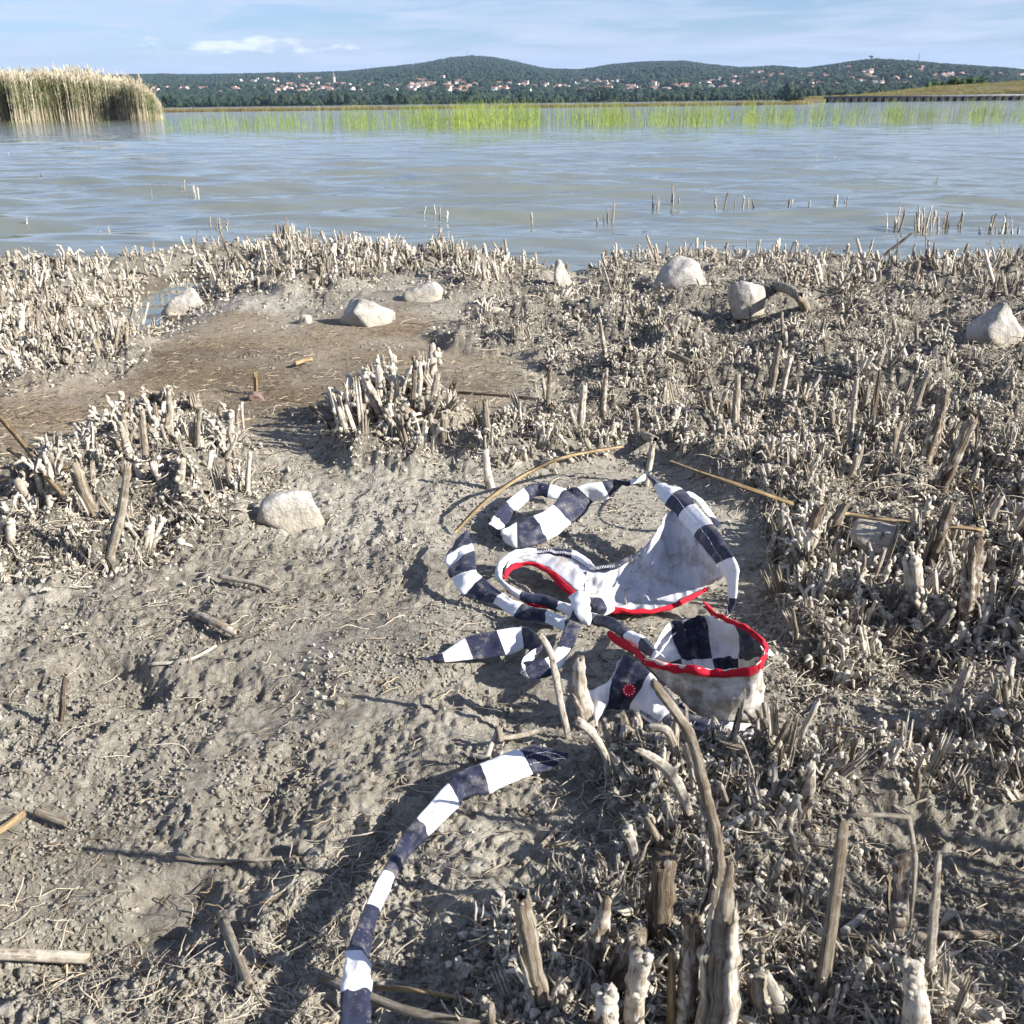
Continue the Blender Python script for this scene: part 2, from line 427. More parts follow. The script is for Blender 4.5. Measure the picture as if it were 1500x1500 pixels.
# ------------------------------------------------------------------ ground
def poly_mask(poly, x, y, soft):
    """1 inside, 0 outside, soft edge; poly given in sight-line coordinates on the flat"""
    q = P(np.array([p[0] for p in poly]), np.array([p[1] for p in poly]))[:, :2]
    inside = np.zeros(x.shape, bool); dist = np.full(x.shape, 1e9)
    n = len(q)
    for i in range(n):
        x1, y1 = q[i]; x2, y2 = q[(i + 1) % n]
        c = ((y1 > y) != (y2 > y)) & (x < (x2 - x1) * (y - y1) / (y2 - y1 + 1e-12) + x1)
        inside ^= c
        dx, dy = x2 - x1, y2 - y1
        t = np.clip(((x - x1) * dx + (y - y1) * dy) / (dx * dx + dy * dy + 1e-12), 0, 1)
        dist = np.minimum(dist, np.hypot(x - x1 - t * dx, y - y1 - t * dy))
    return sstep(-soft, soft, np.where(inside, dist, -dist))
def ell(x, y, px, py, rx, ry, ang=0.0, soft=0.35):
    c = P(px, py); dx = x - c[0]; dy = y - c[1]; ca, sa = math.cos(ang), math.sin(ang)
    u = (dx * ca + dy * sa) / rx; v = (-dx * sa + dy * ca) / ry
    return 1 - sstep(1 - soft, 1 + soft, np.hypot(u, v))
FIELDS = [
    ([(-300, 372), (0, 372), (130, 380), (330, 345), (560, 352), (740, 368), (835, 395), (800, 432), (650, 446), (600, 408), (480, 442), (300, 432), (222, 474), (180, 540), (90, 565), (0, 570), (-300, 560)], 0.10),
    ([(820, 440), (880, 370), (1000, 345), (1250, 365), (1500, 372), (2100, 372), (2300, 1010), (1500, 1000), (1180, 1010), (1130, 930), (1095, 800), (1060, 720), (960, 672), (880, 690), (740, 715), (695, 690), (700, 640), (780, 625), (812, 560), (770, 520), (640, 492), (700, 448)], 0.07),
    ([(-200, 770), (0, 740), (60, 690), (150, 640), (240, 596), (340, 640), (370, 720), (330, 795), (200, 840), (60, 880), (-200, 900)], 0.05),
    ([(478, 655), (505, 605), (560, 592), (650, 592), (680, 650), (630, 700), (510, 700)], 0.04),
    ([(880, 1120), (1000, 1118), (1130, 1125), (1230, 1125), (1500, 1030), (2000, 1050), (1500, 1190), (1230, 1190), (1150, 1260), (960, 1240), (880, 1180)], 0.05),
    ([(740, 1390), (850, 1310), (960, 1260), (1090, 1290), (1200, 1330), (1150, 1420), (1380, 1440), (1420, 1700), (700, 1700)], 0.05),
]
SHORE = P(np.array([-900, -300, 0, 150, 250, 330, 450, 560, 700, 780, 830, 880, 905, 1000, 1130, 1300, 1500, 1900, 2600]),
          np.array([374, 374, 376, 384, 372, 352, 360, 366, 374, 388, 404, 396, 384, 388, 392, 384, 380, 376, 376]), ZW)
LITTER = [(-300, 560), (0, 560), (180, 545), (230, 480), (330, 455), (470, 465), (600, 445), (660, 480), (760, 520), (790, 560), (760, 615), (690, 640), (640, 590), (500, 600), (330, 640), (230, 590), (120, 640), (0, 690), (-300, 720)]
BK = [(600, 985), (620, 800), (700, 690), (960, 672), (1110, 760), (1150, 960), (1145, 1105), (1030, 1118), (850, 1090), (740, 1010)]
def masks(x, y):
    S = np.zeros(x.shape)
    wob = 0.06 * noise2(x * 6, y * 6, 3) + 0.03 * noise2(x * 17, y * 17, 4)
    for poly, soft in FIELDS: S = np.maximum(S, poly_mask(poly, x + wob, y + wob, soft))
    return S * (1 - poly_mask(BK, x, y, 0.04))
def ground(x, y, full=False):
    x = np.asarray(x, float); y = np.asarray(y, float)
    S = masks(x, y)
    ys = np.interp(x, SHORE[:, 0], SHORE[:, 1]) + 0.12 * noise2(x * 2.3, y * 0 + 3, 8) + 0.06 * noise2(x * 7, y * 0 + 5, 9)
    d = y - ys
    zb = np.interp(d, [-9, -2.2, -0.7, 0, 0.9, 4, 40], [0, 0, -0.05, ZW + 0.01, -0.24, -0.55, -1.0])
    L = poly_mask(LITTER, x, y, 0.12) * (1 - S)
    near = sstep(12, 8, y) * (1 - 0.6 * poly_mask(BK, x, y, 0.05))
    broad = fbm(x * 2.1, y * 2.1, 20, 3)
    smooth = sstep(0.05, 0.45, fbm(x * 4.3 + 7, y * 4.3, 31, 3)) * (1 - S)          # trodden, smeared patches
    rough = np.clip(0.62 + 0.75 * S - 0.48 * L - 0.42 * smooth, 0.12, 1.35)
    b1 = np.abs(noise2(x * 22, y * 22, 40)) + 0.5 * np.abs(noise2(x * 47 + 3, y * 47, 41))
    b2 = np.abs(noise2(x * 95, y * 95, 42)) + 0.6 * np.abs(noise2(x * 190, y * 190, 43))
    z = zb + near * (0.012 * broad + 0.030 * S + S * (0.038 * fbm(x * 5.5, y * 5.5, 50, 2) + 0.018 * noise2(x * 14, y * 14, 53))
                     + rough * (0.013 * (0.6 - b1) + 0.0105 * (0.6 - b2) + 0.009 * fbm(x * 11, y * 11, 52, 2) + 0.007 * np.maximum(0, noise2(x * 55, y * 55, 55) - 0.1) + 0.004 * np.maximum(0, noise2(x * 130, y * 130, 56))))
    # clumps, heel marks and trodden hollows
    z = z + 0.028 * ell(x, y, 585, 650, 0.16, 0.17, 0, 0.6) + 0.02 * ell(x, y, 230, 720, 0.3, 0.3)
    z = z - 0.030 * ell(x, y, 158, 985, 0.085, 0.045, -0.5) - 0.018 * ell(x, y, 300, 1020, 0.14, 0.07, -0.2)
    z = z - 0.014 * ell(x, y, 140, 1240, 0.085, 0.16, 0.5) - 0.014 * ell(x, y, 370, 1230, 0.06, 0.15, -0.15)
    z = z - 0.022 * ell(x, y, 150, 1390, 0.12, 0.05, 0.2) - 0.02 * ell(x, y, 245, 1300, 0.05, 0.04)
    z = z + 0.014 * ell(x, y, 230, 1460, 0.16, 0.06, 0.1) + 0.015 * ell(x, y, 480, 1170, 0.06, 0.05)
    z = z + 0.014 * ell(x, y, 560, 960, 0.10, 0.10) - 0.012 * ell(x, y, 790, 1010, 0.10, 0.12)
    z = z - 0.03 * ell(x, y, 1420, 1270, 0.14, 0.1)
    tread = ell(x, y, 345, 1240, 0.05, 0.10, -0.15) + ell(x, y, 150, 1230, 0.05, 0.09, 0.3) + ell(x, y, 305, 1010, 0.06, 0.03, 0.0) + ell(x, y, 20, 1265, 0.04, 0.06, 0.4)
    z = z + 0.0016 * np.clip(tread, 0, 1) * np.sin((y + 0.35 * x) * 2 * math.pi / 0.0085)
    pool = ell(x, y, 232, 408, 0.13, 0.62, 0.08, 0.3)
    low = ell(x, y, 234, 412, 0.34, 1.25, 0.08, 0.6)
    z = z * (1 - low) + low * (ZW + 0.004 + 0.35 * (z - zb))
    z = z * (1 - pool) + pool * (ZW - 0.03)
    if full:
        return z, S, L * (0.75 + 0.35 * noise2(x * 5, y * 5, 61)).clip(0, 1), np.maximum(sstep(ZW + 0.085, ZW + 0.02, z + 0.012 * noise2(x * 9, y * 9, 70)), 0.42 * sstep(0.1, 0.6, fbm(x * 1.9 + 3, y * 1.9, 80, 4)) * (1 - S))
    return z
def gh(x, y): return float(ground(np.array([float(x)]), np.array([float(y)]))[0])
def G(px, py):                               # sight line meets the ground surface
    p = P(px, py, 0.0)
    for _ in range(5): p = P(px, py, gh(p[0], p[1]))
    return p

ypx = np.concatenate([np.arange(1760, 330, -2.4)])
d0 = P(np.full(ypx.shape, 750.0), ypx)[:, 1]
d_all = np.concatenate([[-60, -25, -8, -2.5, -0.8, -0.2, 0.05, 0.2], d0[d0 > 0.25], [11, 13, 17, 25, 50, 120, 400, 1200, 5000, 16000]])
tt = np.concatenate([[-9, -4.5, -2.4, -1.5, -1.15], np.linspace(-0.92, 0.92, 800), [1.15, 1.5, 2.4, 4.5, 9]])
lat = np.maximum(0.93 * d_all + 0.28, 0.3) + np.maximum(-d_all, 0)
X = lat[:, None] * tt[None, :]; Y = np.repeat(d_all[:, None], len(tt), 1)
Z, Sg, Lg, Wg = ground(X, Y, True)
gm = np_mesh('ground', np.stack([X, Y, Z], -1).reshape(-1, 3), grid_quads(len(d_all), len(tt)))
fattr(gm, 'gap_shade', np.clip(Sg * 0.9 * sstep(ZW + 0.04, ZW + 0.10, Z), 0, 1)); fattr(gm, 'litter', Lg); fattr(gm, 'wet', Wg)  # first mask: where the stubble ground is painted dark like shaded gaps
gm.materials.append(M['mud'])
ground_o = bpy.data.objects.new('ground', gm); COL.objects.link(ground_o); ground_o['kind'] = 'structure'

# ------------------------------------------------------------------ lake
def m_water():
    m, nt, b = mat('lake_water', 0.06, 0.5)
    b.inputs['IOR'].default_value = 1.33
    p = npos(nt)
    c = nramp(nt, nnoise(nt, nscale(nt, p, (0.05, 0.12, 1)), 1.0, 3), [(0.3, (0.140, 0.158, 0.138)), (0.7, (0.160, 0.178, 0.155))])
    nt.links.new(c, b.inputs['Base Color'])
    q = nbump(nt, b, nnoise(nt, nscale(nt, p, (0.7, 1.9, 1)), 1.0, 2, 0.5, 0.3), 0.6, 0.14)
    q = nbump(nt, b, nnoise(nt, nscale(nt, p, (4, 7, 1)), 1.0, 2, 0.5, 0.2), 0.18, 0.018, q)
    nbump(nt, b, nnoise(nt, nscale(nt, p, (18, 28, 1)), 1.0, 2, 0.5), 0.08, 0.006, q)
    return m
M['water'] = m_water()
wy = np.concatenate([np.arange(430, 168, -0.75), np.arange(168, 152.5, -1.2)])
wd = P(np.full(wy.shape, 750.0), wy, ZW)[:, 1]
wd = np.concatenate([[3.6], wd[wd > 3.7], [900, 1600, 4000, 16000]])
wt = np.concatenate([[-8, -3, -1.6], np.linspace(-0.85, 0.85, 420), [1.6, 3, 8]])
WX = (0.93 * wd + 0.28)[:, None] * wt[None, :]; WY = np.repeat(wd[:, None], len(wt), 1)
WZ = np.zeros_like(WX)
wr = np.random.default_rng(3)
spacing = np.gradient(wd)[:, None]
for k in range(14):
    lam = 0.28 * 1.17 ** k; th = wr.normal(0, 0.30) + math.pi / 2; ph = wr.uniform(0, 6.28)
    mod = 0.5 + 0.5 * noise2(WX / lam * 0.11 + k * 5, WY / lam * 0.17 + k, 100 + k)
    fade = sstep(0.45 * lam, 0.2 * lam, spacing)
    u = (WX * math.cos(th) + WY * math.sin(th)) / lam + 0.5 * noise2(WX / lam * 0.25, WY / lam * 0.25, 130 + k)
    WZ += fade * mod * lam * 0.0120 * np.sin(2 * math.pi * u + ph)
WZ *= sstep(4.6, 8.5, WY) * 0.9 + 0.1
wm = np_mesh('lake', np.stack([WX, WY, WZ + ZW], -1).reshape(-1, 3), grid_quads(len(wd), len(wt)))
wm.materials.append(M['water'])
lake = bpy.data.objects.new('lake', wm); COL.objects.link(lake); lake['kind'] = 'structure'

# ------------------------------------------------------------------ scattering (for what nobody could count)
def scatter(name, label, protos, pos, idx, rot, scl, cat=None, tint=None):
    col = bpy.data.collections.new(name + '_kinds')
    for i, pm in enumerate(protos):
        po = bpy.data.objects.new('%s_%03d' % (name, i), pm); col.objects.link(po)
    m = bpy.data.meshes.new(name)
    n = len(pos)
    m.vertices.add(n); m.vertices.foreach_set('co', np.asarray(pos, np.float32).ravel())
    a = m.attributes.new('idx', 'INT', 'POINT'); a.data.foreach_set('value', np.asarray(idx, np.int32))
    a = m.attributes.new('rot', 'FLOAT_VECTOR', 'POINT'); a.data.foreach_set('vector', np.asarray(rot, np.float32).ravel())
    a = m.attributes.new('scl', 'FLOAT_VECTOR', 'POINT'); a.data.foreach_set('vector', np.asarray(scl, np.float32).ravel())
    o = bpy.data.objects.new(name, m); COL.objects.link(o); o['kind'] = 'stuff'
    o['label'] = label
    ng = bpy.data.node_groups.new(name, 'GeometryNodeTree')
    ng.interface.new_socket('Geometry', in_out='INPUT', socket_type='NodeSocketGeometry')
    ng.interface.new_socket('Geometry', in_out='OUTPUT', socket_type='NodeSocketGeometry')
    N, L = ng.nodes.new, ng.links.new
    gi = N('NodeGroupInput'); go = N('NodeGroupOutput'); ci = N('GeometryNodeCollectionInfo')
    ci.inputs['Collection'].default_value = col
    ci.inputs['Separate Children'].default_value = True; ci.inputs['Reset Children'].default_value = True
    iop = N('GeometryNodeInstanceOnPoints'); iop.inputs['Pick Instance'].default_value = True
    def at(nm, t):
        q = N('GeometryNodeInputNamedAttribute'); q.data_type = t; q.inputs['Name'].default_value = nm; return q.outputs['Attribute']
    L(gi.outputs[0], iop.inputs['Points']); L(ci.outputs[0], iop.inputs['Instance']); L(at('idx', 'INT'), iop.inputs['Instance Index'])
    er = N('FunctionNodeEulerToRotation'); L(at('rot', 'FLOAT_VECTOR'), er.inputs[0]); L(er.outputs[0], iop.inputs['Rotation'])
    L(at('scl', 'FLOAT_VECTOR'), iop.inputs['Scale']); L(iop.outputs[0], go.inputs[0])
    o.modifiers.new('scatter', 'NODES').node_group = ng
    return o
def v3(a): return np.repeat(np.asarray(a)[:, None], 3, 1)

# ------------------------------------------------------------------ far shore: hills, forest, houses
SKY = [(-500, 118), (0, 114), (210, 113), (300, 112), (400, 110), (500, 109), (560, 103), (620, 95), (660, 87), (690, 84), (720, 87), (760, 95), (800, 103),
       (850, 105), (900, 98), (950, 94), (1000, 93), (1040, 98), (1080, 102), (1130, 101), (1180, 104), (1230, 97), (1280, 91.5), (1330, 94), (1400, 100),
       (1460, 104), (1500, 107), (1800, 112), (2200, 120)]
sr = rays([s[0] for s in SKY], [s[1] for s in SKY])
sky_az = np.arctan2(sr[:, 0], sr[:, 1]); sky_el = sr[:, 2] / np.hypot(sr[:, 0], sr[:, 1])
def az_of(px, py=120):
    d = rays(px, py); return math.atan2(d[0], d[1])
RIDGE_AZ = [az_of(p) for p in (-500, 850, 1050, 1180, 1300, 1800)]
RIDGE_R = [4300, 4600, 4500, 3500, 3200, 3300]
def hill(az, r):
    rr = np.interp(az, RIDGE_AZ, RIDGE_R); el = np.interp(az, sky_az, sky_el)
    r0 = 1350.0
    s = (r - r0) / (rr - r0)
    top = el * rr + EYE[2]
    g = np.where(s < 1, 0.30 * s + 0.70 * sstep(0, 1.12, s) / sstep(0, 1.12, 1.0), 1 - 0.35 * (s - 1))
    g = np.where(s < 0, s * 0.1, g)
    und = fbm(az * 26, r / 520, 200, 3) * 0.055 * np.clip(s, 0, 1) * np.clip(1.15 - s, 0, 1) * 4
    return -1 + (top + 1) * np.clip(g + und * 0.5, -0.2, 1.02)
azs = np.linspace(az_of(-420), az_of(1950), 420); rs_ = np.linspace(1250, 6000, 120)
A, RR = np.meshgrid(azs, rs_)
HZ = hill(A, RR)
def m_hill():
    m, nt, b = mat('hillside', 1.0, 0.1)
    p = npos(nt)
    c = nramp(nt, nnoise(nt, p, 0.011, 6, 0.65), [(0.3, (0.018, 0.030, 0.016)), (0.58, (0.030, 0.046, 0.022)), (0.76, (0.095, 0.105, 0.050))])
    nt.links.new(c, b.inputs['Base Color']); return m
M['hill'] = m_hill()
hm = np_mesh('hills', np.stack([RR * np.sin(A), RR * np.cos(A), HZ], -1).reshape(-1, 3), grid_quads(len(rs_), len(azs)))
hm.materials.append(M['hill'])
hills = bpy.data.objects.new('hills', hm); COL.objects.link(hills); hills['kind'] = 'structure'

def m_leaf(name, stops, trans=0.0, rough=0.8):
    m, nt, b = mat(name, rough, 0.2)
    c = nramp(nt, nrand(nt), stops)
    c = nmix(nt, 0.6, c, nramp(nt, nnoise(nt, npos(nt), 0.6, 3), [(0.3, (0.6, 0.6, 0.6)), (0.7, (1.2, 1.2, 1.2))]), 'MULTIPLY')
    nt.links.new(c, b.inputs['Base Color']); return m
M['house_wall'] = m_plain('house_wall', (0.74, 0.72, 0.68), 0.9, 0.06, 0.3)
M['house_cream'] = m_plain('cream_wall', (0.66, 0.58, 0.44), 0.9, 0.06, 0.3)
M['roof_red'] = m_plain('tile_roof', (0.24, 0.125, 0.09), 0.9, 0.15, 0.6)
M['roof_grey'] = m_plain('grey_roof', (0.22, 0.20, 0.19), 0.9, 0.15, 0.6)
M['glass_dark'] = m_plain('window_dark', (0.03, 0.035, 0.045), 0.2, 0.1, 1.0)
def house_mesh(name, w, d, h, rh, wall, roof):
    mb = MB()
    x, y = w / 2, d / 2
    for q in ((-x, -y), (x, -y), (x, y), (-x, y)):
        mb.v.append(Vector((*q, -4)))
    for q in ((-x, -y), (x, -y), (x, y), (-x, y)):
        mb.v.append(Vector((*q, h)))
    e = 0.5
    uv4 = ((0, 0), (1, 0), (1, 1), (0, 1))
    for i in range(4): mb.quad((i, (i + 1) % 4, 4 + (i + 1) % 4, 4 + i), uv4, 0)
    b = len(mb.v)
    mb.v += [Vector((-x - e, -y - e, h - 0.3)), Vector((x + e, -y - e, h - 0.3)), Vector((x + e, y + e, h - 0.3)), Vector((-x - e, y + e, h - 0.3)),
             Vector((-x - e, 0, h + rh)), Vector((x + e, 0, h + rh))]
    mb.quad((b, b + 1, b + 5, b + 4), uv4, 1); mb.quad((b + 2, b + 3, b + 4, b + 5), uv4, 1)
    mb.quad((b + 1, b + 2, b + 5), uv4[:3], 0); mb.quad((b + 3, b, b + 4), uv4[:3], 0); mb.quad((b, b + 3, b + 2, b + 1), uv4, 1)
    nw = max(2, int(w / 3))
    for i in range(nw):                       # window openings on the lake side
        cx = -x + w * (i + 0.5) / nw; s = len(mb.v)
        for fl in range(2 if h > 4.5 else 1):
            z0 = 1.0 + 2.8 * fl; s = len(mb.v)
            for q in ((cx - 0.6, z0), (cx + 0.6, z0), (cx + 0.6, z0 + 1.4), (cx - 0.6, z0 + 1.4)): mb.v.append(Vector((q[0], -y - 0.06, q[1])))
            for q in ((cx - 0.6, z0), (cx + 0.6, z0), (cx + 0.6, z0 + 1.4), (cx - 0.6, z0 + 1.4)): mb.v.append(Vector((q[0], -y + 0.05, q[1])))
            mb.quad((s, s + 1, s + 2, s + 3), uv4, 2)
            for i2 in range(4): mb.quad((s + i2, s + 4 + i2, s + 4 + (i2 + 1) % 4, s + (i2 + 1) % 4), uv4, 2)
    return mb.mesh(name, [M[wall], M[roof], M['glass_dark']], smooth=False)
HOUSES = [house_mesh('house', *a) for a in ((13, 10, 5.6, 3.4, 'house_wall', 'roof_red'), (11, 9, 4.0, 3.6, 'house_wall', 'roof_red'), (17, 10, 6.0, 3.2, 'house_cream', 'roof_red'),
                                           (12, 9, 5.8, 3.0, 'house_wall', 'roof_grey'), (10, 9, 6.4, 2.6, 'house_wall', 'roof_red'), (22, 11, 6.5, 3.6, 'house_wall', 'roof_red'))]
HLAB = ['white two-storey house with red roof on the far hillside', 'small white house with a steep red roof on the far hillside', 'cream house with a long red roof on the far hillside',
        'white house with a grey roof on the far hillside', 'tall narrow white house with red roof on the far hillside', 'long white building with red roof on the far hillside']
def on_hill(px, py):
    d = rays(px, py); az = math.atan2(d[0], d[1]); h = math.hypot(d[0], d[1]); el = d[2] / h
    rr = np.linspace(1360, 4700, 900); z = hill(np.full(rr.shape, az), rr)
    k = np.argmax(z - EYE[2] >= el * rr)
    if k == 0: return None
    return np.array([rr[k] * math.sin(az), rr[k] * math.cos(az), z[k]])
hz = random.Random(77); HPOS = []; HALL = []
def hplace(x):
    for lim, w in ((300, 'right of the tall reed bed'), (420, 'well left of the church'), (490, 'just left of the church'), (560, 'just right of the church'),
                   (640, 'at the left foot of the highest hill'), (740, 'below the highest hilltop'), (860, 'below the saddle between the hills'), (960, 'below the left side of the second hill'), (1060, 'below the right side of the second hill'),
                   (1150, 'right of the second hill'), (1230, 'left of the lookout tower'), (1320, 'under the lookout tower'), (1400, 'under the right-hand mast'), (9999, 'on the ridge above the grassy bank')):
        if x < lim: return w
ZONES = [((290, 400), (112, 137), 16), ((330, 470), (112, 132), 40), ((400, 640), (124, 137), 62), ((600, 680), (114, 130), 14), ((655, 860), (121, 137), 52), ((850, 1060), (118, 136), 66),
         ((1055, 1200), (112, 134), 34), ((1100, 1150), (101, 112), 12), ((1180, 1330), (98, 130), 52), ((1330, 1500), (99, 116), 40), ((225, 290), (127, 139), 12)]
for (x0, x1), (y0, y1), n in ZONES:
    for _ in range(int(n * 1.15)):
        hpx = hz.uniform(x0, x1)
        q = on_hill(hpx, hz.uniform(y0, y1))
        if q is None: continue
        k = hz.choice((0, 0, 1, 1, 2, 3, 4, 4, 5)); s = hz.uniform(0.55, 0.88)
        HPOS.append((q[0], q[1])); HALL.append((s * (1.4 if k in (2, 5) else 1.0) / math.hypot(q[0], q[1]), q, k, s, hz.uniform(-0.9, 0.9), hpx))
HALL.sort(key=lambda h: -h[0])
for _, q, k, s, a, hpx in HALL[:300]:
    o = bpy.data.objects.new('house', HOUSES[k]); COL.objects.link(o)
    o.location = q; o.scale = (s, s, s); o.rotation_euler = (0, 0, a)
    tag(o, HLAB[k].replace('on the far hillside', hplace(hpx)), 'house', 'houses scattered over the far hillside')
FAR_HOUSES = HALL[300:]
M['forest'] = m_leaf('forest_leaf', [(0.0, (0.012, 0.024, 0.014)), (0.7, (0.022, 0.037, 0.020)), (1.0, (0.038, 0.055, 0.024))])
def tree_proto(seed, tall):
    mb = MB(); rs = random.Random(seed)
    for k in range(5):
        a = rs.uniform(0, 6.28); q = rs.uniform(0, 0.42)
        mb.lump((q * math.cos(a), q * math.sin(a), 0.35 + 0.5 * tall * rs.uniform(0.3, 1.0)), rs.uniform(0.3, 0.5), 0, seed * 9 + k, 1, 0.6, 2.2, (1, 1, 1.1))
    return mb.mesh('far_tree_crown', [M['forest']], smooth=False)
fp = [tree_proto(s, t) for s, t in ((1, 1.0), (2, 1.0), (3, 1.3), (4, 1.9))]
nf = 60000
fa = rng.uniform(azs[0], azs[-1], nf)
frr = np.interp(fa, RIDGE_AZ, RIDGE_R)
fs = rng.uniform(0, 1, nf) ** 0.8
fr = 1380 + fs * (frr - 1300)
fx, fy, fz = fr * np.sin(fa), fr * np.cos(fa), hill(fa, fr)
open_ = fbm(fx / 160, fy / 220, 230, 3)
keep = (open_ < 0.25) | (fs > 0.72) | (rng.uniform(0, 1, nf) < 0.25)
fsz = rng.uniform(6, 10, nf)
hp_ = np.array(HPOS)
for i in range(len(hp_)):                    # gardens: no trees standing on or just in front of a house
    hd = math.hypot(*hp_[i]); ux, uy = hp_[i] / hd
    along = (fx - hp_[i][0]) * ux + (fy - hp_[i][1]) * uy; across = np.abs((fx - hp_[i][0]) * uy - (fy - hp_[i][1]) * ux)
    keep &= ~((across < 11) & (along > -75) & (along < 14))
sel = np.where(keep)[0]
scatter('far_forest', 'dark green woods covering the far hillside', fp, np.stack([fx, fy, fz - 1.5], -1)[sel], rng.integers(0, 3, nf)[sel],
        np.stack([0 * fx, 0 * fx, rng.uniform(0, 6.28, nf)], -1)[sel], v3(fsz)[sel])
if FAR_HOUSES:
    scatter('far_village', 'smallest houses of the village on the far hillside', HOUSES, [h[1] for h in FAR_HOUSES], [h[2] for h in FAR_HOUSES], [(0, 0, h[4]) for h in FAR_HOUSES], v3([h[3] for h in FAR_HOUSES]))
# the belt of trees along the far shore
nb = 3600
ba = rng.uniform(azs[0], azs[-1], nb); br = rng.uniform(1020, 1400, nb)
bh = 3.0 + 3.6 * np.clip(0.5 + fbm(ba * 60, br * 0, 240, 3), 0, 1.4)
scatter('far_shore_trees', 'belt of trees along the far shore below the hills', fp, np.stack([br * np.sin(ba), br * np.cos(ba), np.full(nb, -0.6)], -1),
        np.where(rng.uniform(0, 1, nb) < 0.22, 3, rng.integers(0, 3, nb)), np.stack([0 * ba, 0 * ba, rng.uniform(0, 6.28, nb)], -1), v3(bh * rng.uniform(0.7, 1.25, nb)))

# church with a white tower, hilltop lookout and masts
def church(px, py):
    q = on_hill(px, py); e = empty('church', q)
    nave = bpy.data.objects.new('nave', HOUSES[5]); COL.objects.link(nave); nave.parent = e
    t = MB(); t.tube([(-10, 0, -2), (-10, 0, 20), (-10, 0, 21)], [3.4, 3.4, 3.8], 4)
    tw = t.child('tower', [M['house_wall']], e)
    s = MB(); s.tube([(-10, 0, 21), (-10, 0, 25), (-10, 0, 33)], [3.7, 2.2, 0.1], 8)
    s.child('spire', [M['roof_grey']], tw)
    tag(e, 'white church with tall tower among the houses of the far village', 'church')
church(496, 127)
def mast(name, px, py, h, label, platform=False):
    q = on_hill(px, py)
    e = empty(name, q)
    mb = MB()
    if platform: mb.tube([(0, 0, -3), (0, 0, h * 0.7), (0, 0, h)], [2.6, 2.2, 2.4], 8)
    else: mb.tube([(0, 0, -3), (0, 0, h * 0.5), (0, 0, h)], [1.7, 1.1, 0.4], 4)
    mb.child('shaft', [M['steel']], e)
    mb = MB()
    if platform: mb.tube([(0, 0, h * 0.8), (0, 0, h * 0.86), (0, 0, h), (0, 0, h + 0.4)], [2.5, 7.5, 8.0, 0.4], 10)
    else: mb.tube([(0, 0, h * 0.62), (0, 0, h * 0.70)], [1.8, 1.8], 6)
    mb.child('lookout_deck' if platform else 'antenna_drum', [M['steel']], e)
    tag(e, label, 'lookout tower' if platform else 'antenna mast')
M['steel'] = m_plain('mast_steel', (0.24, 0.25, 0.27), 0.6, 0.1, 0.3)
mast('antenna_mast', 685, 86, 34, 'thin antenna mast on the highest hilltop')
mast('lookout_tower', 1276, 93.5, 19, 'lookout tower with wide deck on the right-hand hilltop', True)
mast('antenna_mast', 1345, 96.5, 36, 'thin antenna mast right of the lookout tower')

# ------------------------------------------------------------------ dike, sheet pile wall, grassy bank
def m_grass(name, a, b_, c_):
    m, nt, b = mat(name, 0.9, 0.15)
    uvc = nt.nodes.new('ShaderNodeTexCoord').outputs['Object']
    c = nmix(nt, nrand(nt), a, b_)
    z = nt.nodes.new('ShaderNodeSeparateXYZ'); nt.links.new(uvc, z.inputs[0])
    c = nmix(nt, nmath(nt, 'MULTIPLY', nnoise(nt, uvc, 2.0, 3), 0.9), c, c_)
    nt.links.new(c, b.inputs['Base Color']); return m
M['bank'] = m_plain('bank_soil', (0.11, 0.095, 0.05), 1.0, 0.35, 0.8)
def bank(name, xs, yfront, ztop, depth, zbase=-0.6):
    """a low embankment: front foot, shoulder, crown, back foot"""
    n = len(xs); v = []
    for i in range(n):
        yf = yfront[i]; zt = ztop[i]
        for dy, z in ((0, zbase), (depth * 0.12, zt * 0.55), (depth * 0.35, zt * 0.9), (depth * 0.6, zt), (depth, zt * 0.8), (depth * 1.6, zbase)):
            v.append((xs[i], yf + dy + 0.5 * noise2(np.array([xs[i] * 0.4]), np.array([dy * 3.0]), 5)[0], z + (0.12 * zt * noise2(np.array([xs[i] * 0.6]), np.array([dy]), 6)[0] if z > 0 else 0)))
    m = np_mesh(name, np.array(v), grid_quads(n, 6)); m.materials.append(M['bank'])
    o = bpy.data.objects.new(name, m); COL.objects.link(o); o['kind'] = 'structure'
    return o
dl = V(200, 160, 178.0)[0]; dr = V(1198, 152, 178.0)[0] * 1.30
dxs = np.linspace(dl - 60, dr, 90)
dys = np.interp(dxs, [dl, dr * 0.75, dr], [178, 182, 236])
bank('dike', dxs, dys, np.full(90, 0.30), 5.0)
M['reed_brown'] = m_leaf('brown_reed', [(0.0, (0.13, 0.09, 0.045)), (0.5, (0.25, 0.19, 0.10)), (0.8, (0.16, 0.17, 0.06)), (1.0, (0.36, 0.29, 0.17))])
M['reed_straw'] = m_leaf('straw_reed', [(0.0, (0.32, 0.265, 0.175)), (0.5, (0.47, 0.41, 0.295)), (1.0, (0.60, 0.54, 0.41))])
M['reed_green'] = m_leaf('green_reed', [(0.0, (0.075, 0.115, 0.035)), (0.5, (0.12, 0.16, 0.05)), (1.0, (0.19, 0.22, 0.085))])
M['reed_fresh'] = m_leaf('fresh_green_reed', [(0.0, (0.10, 0.15, 0.03)), (0.5, (0.19, 0.26, 0.05)), (1.0, (0.33, 0.40, 0.10))])
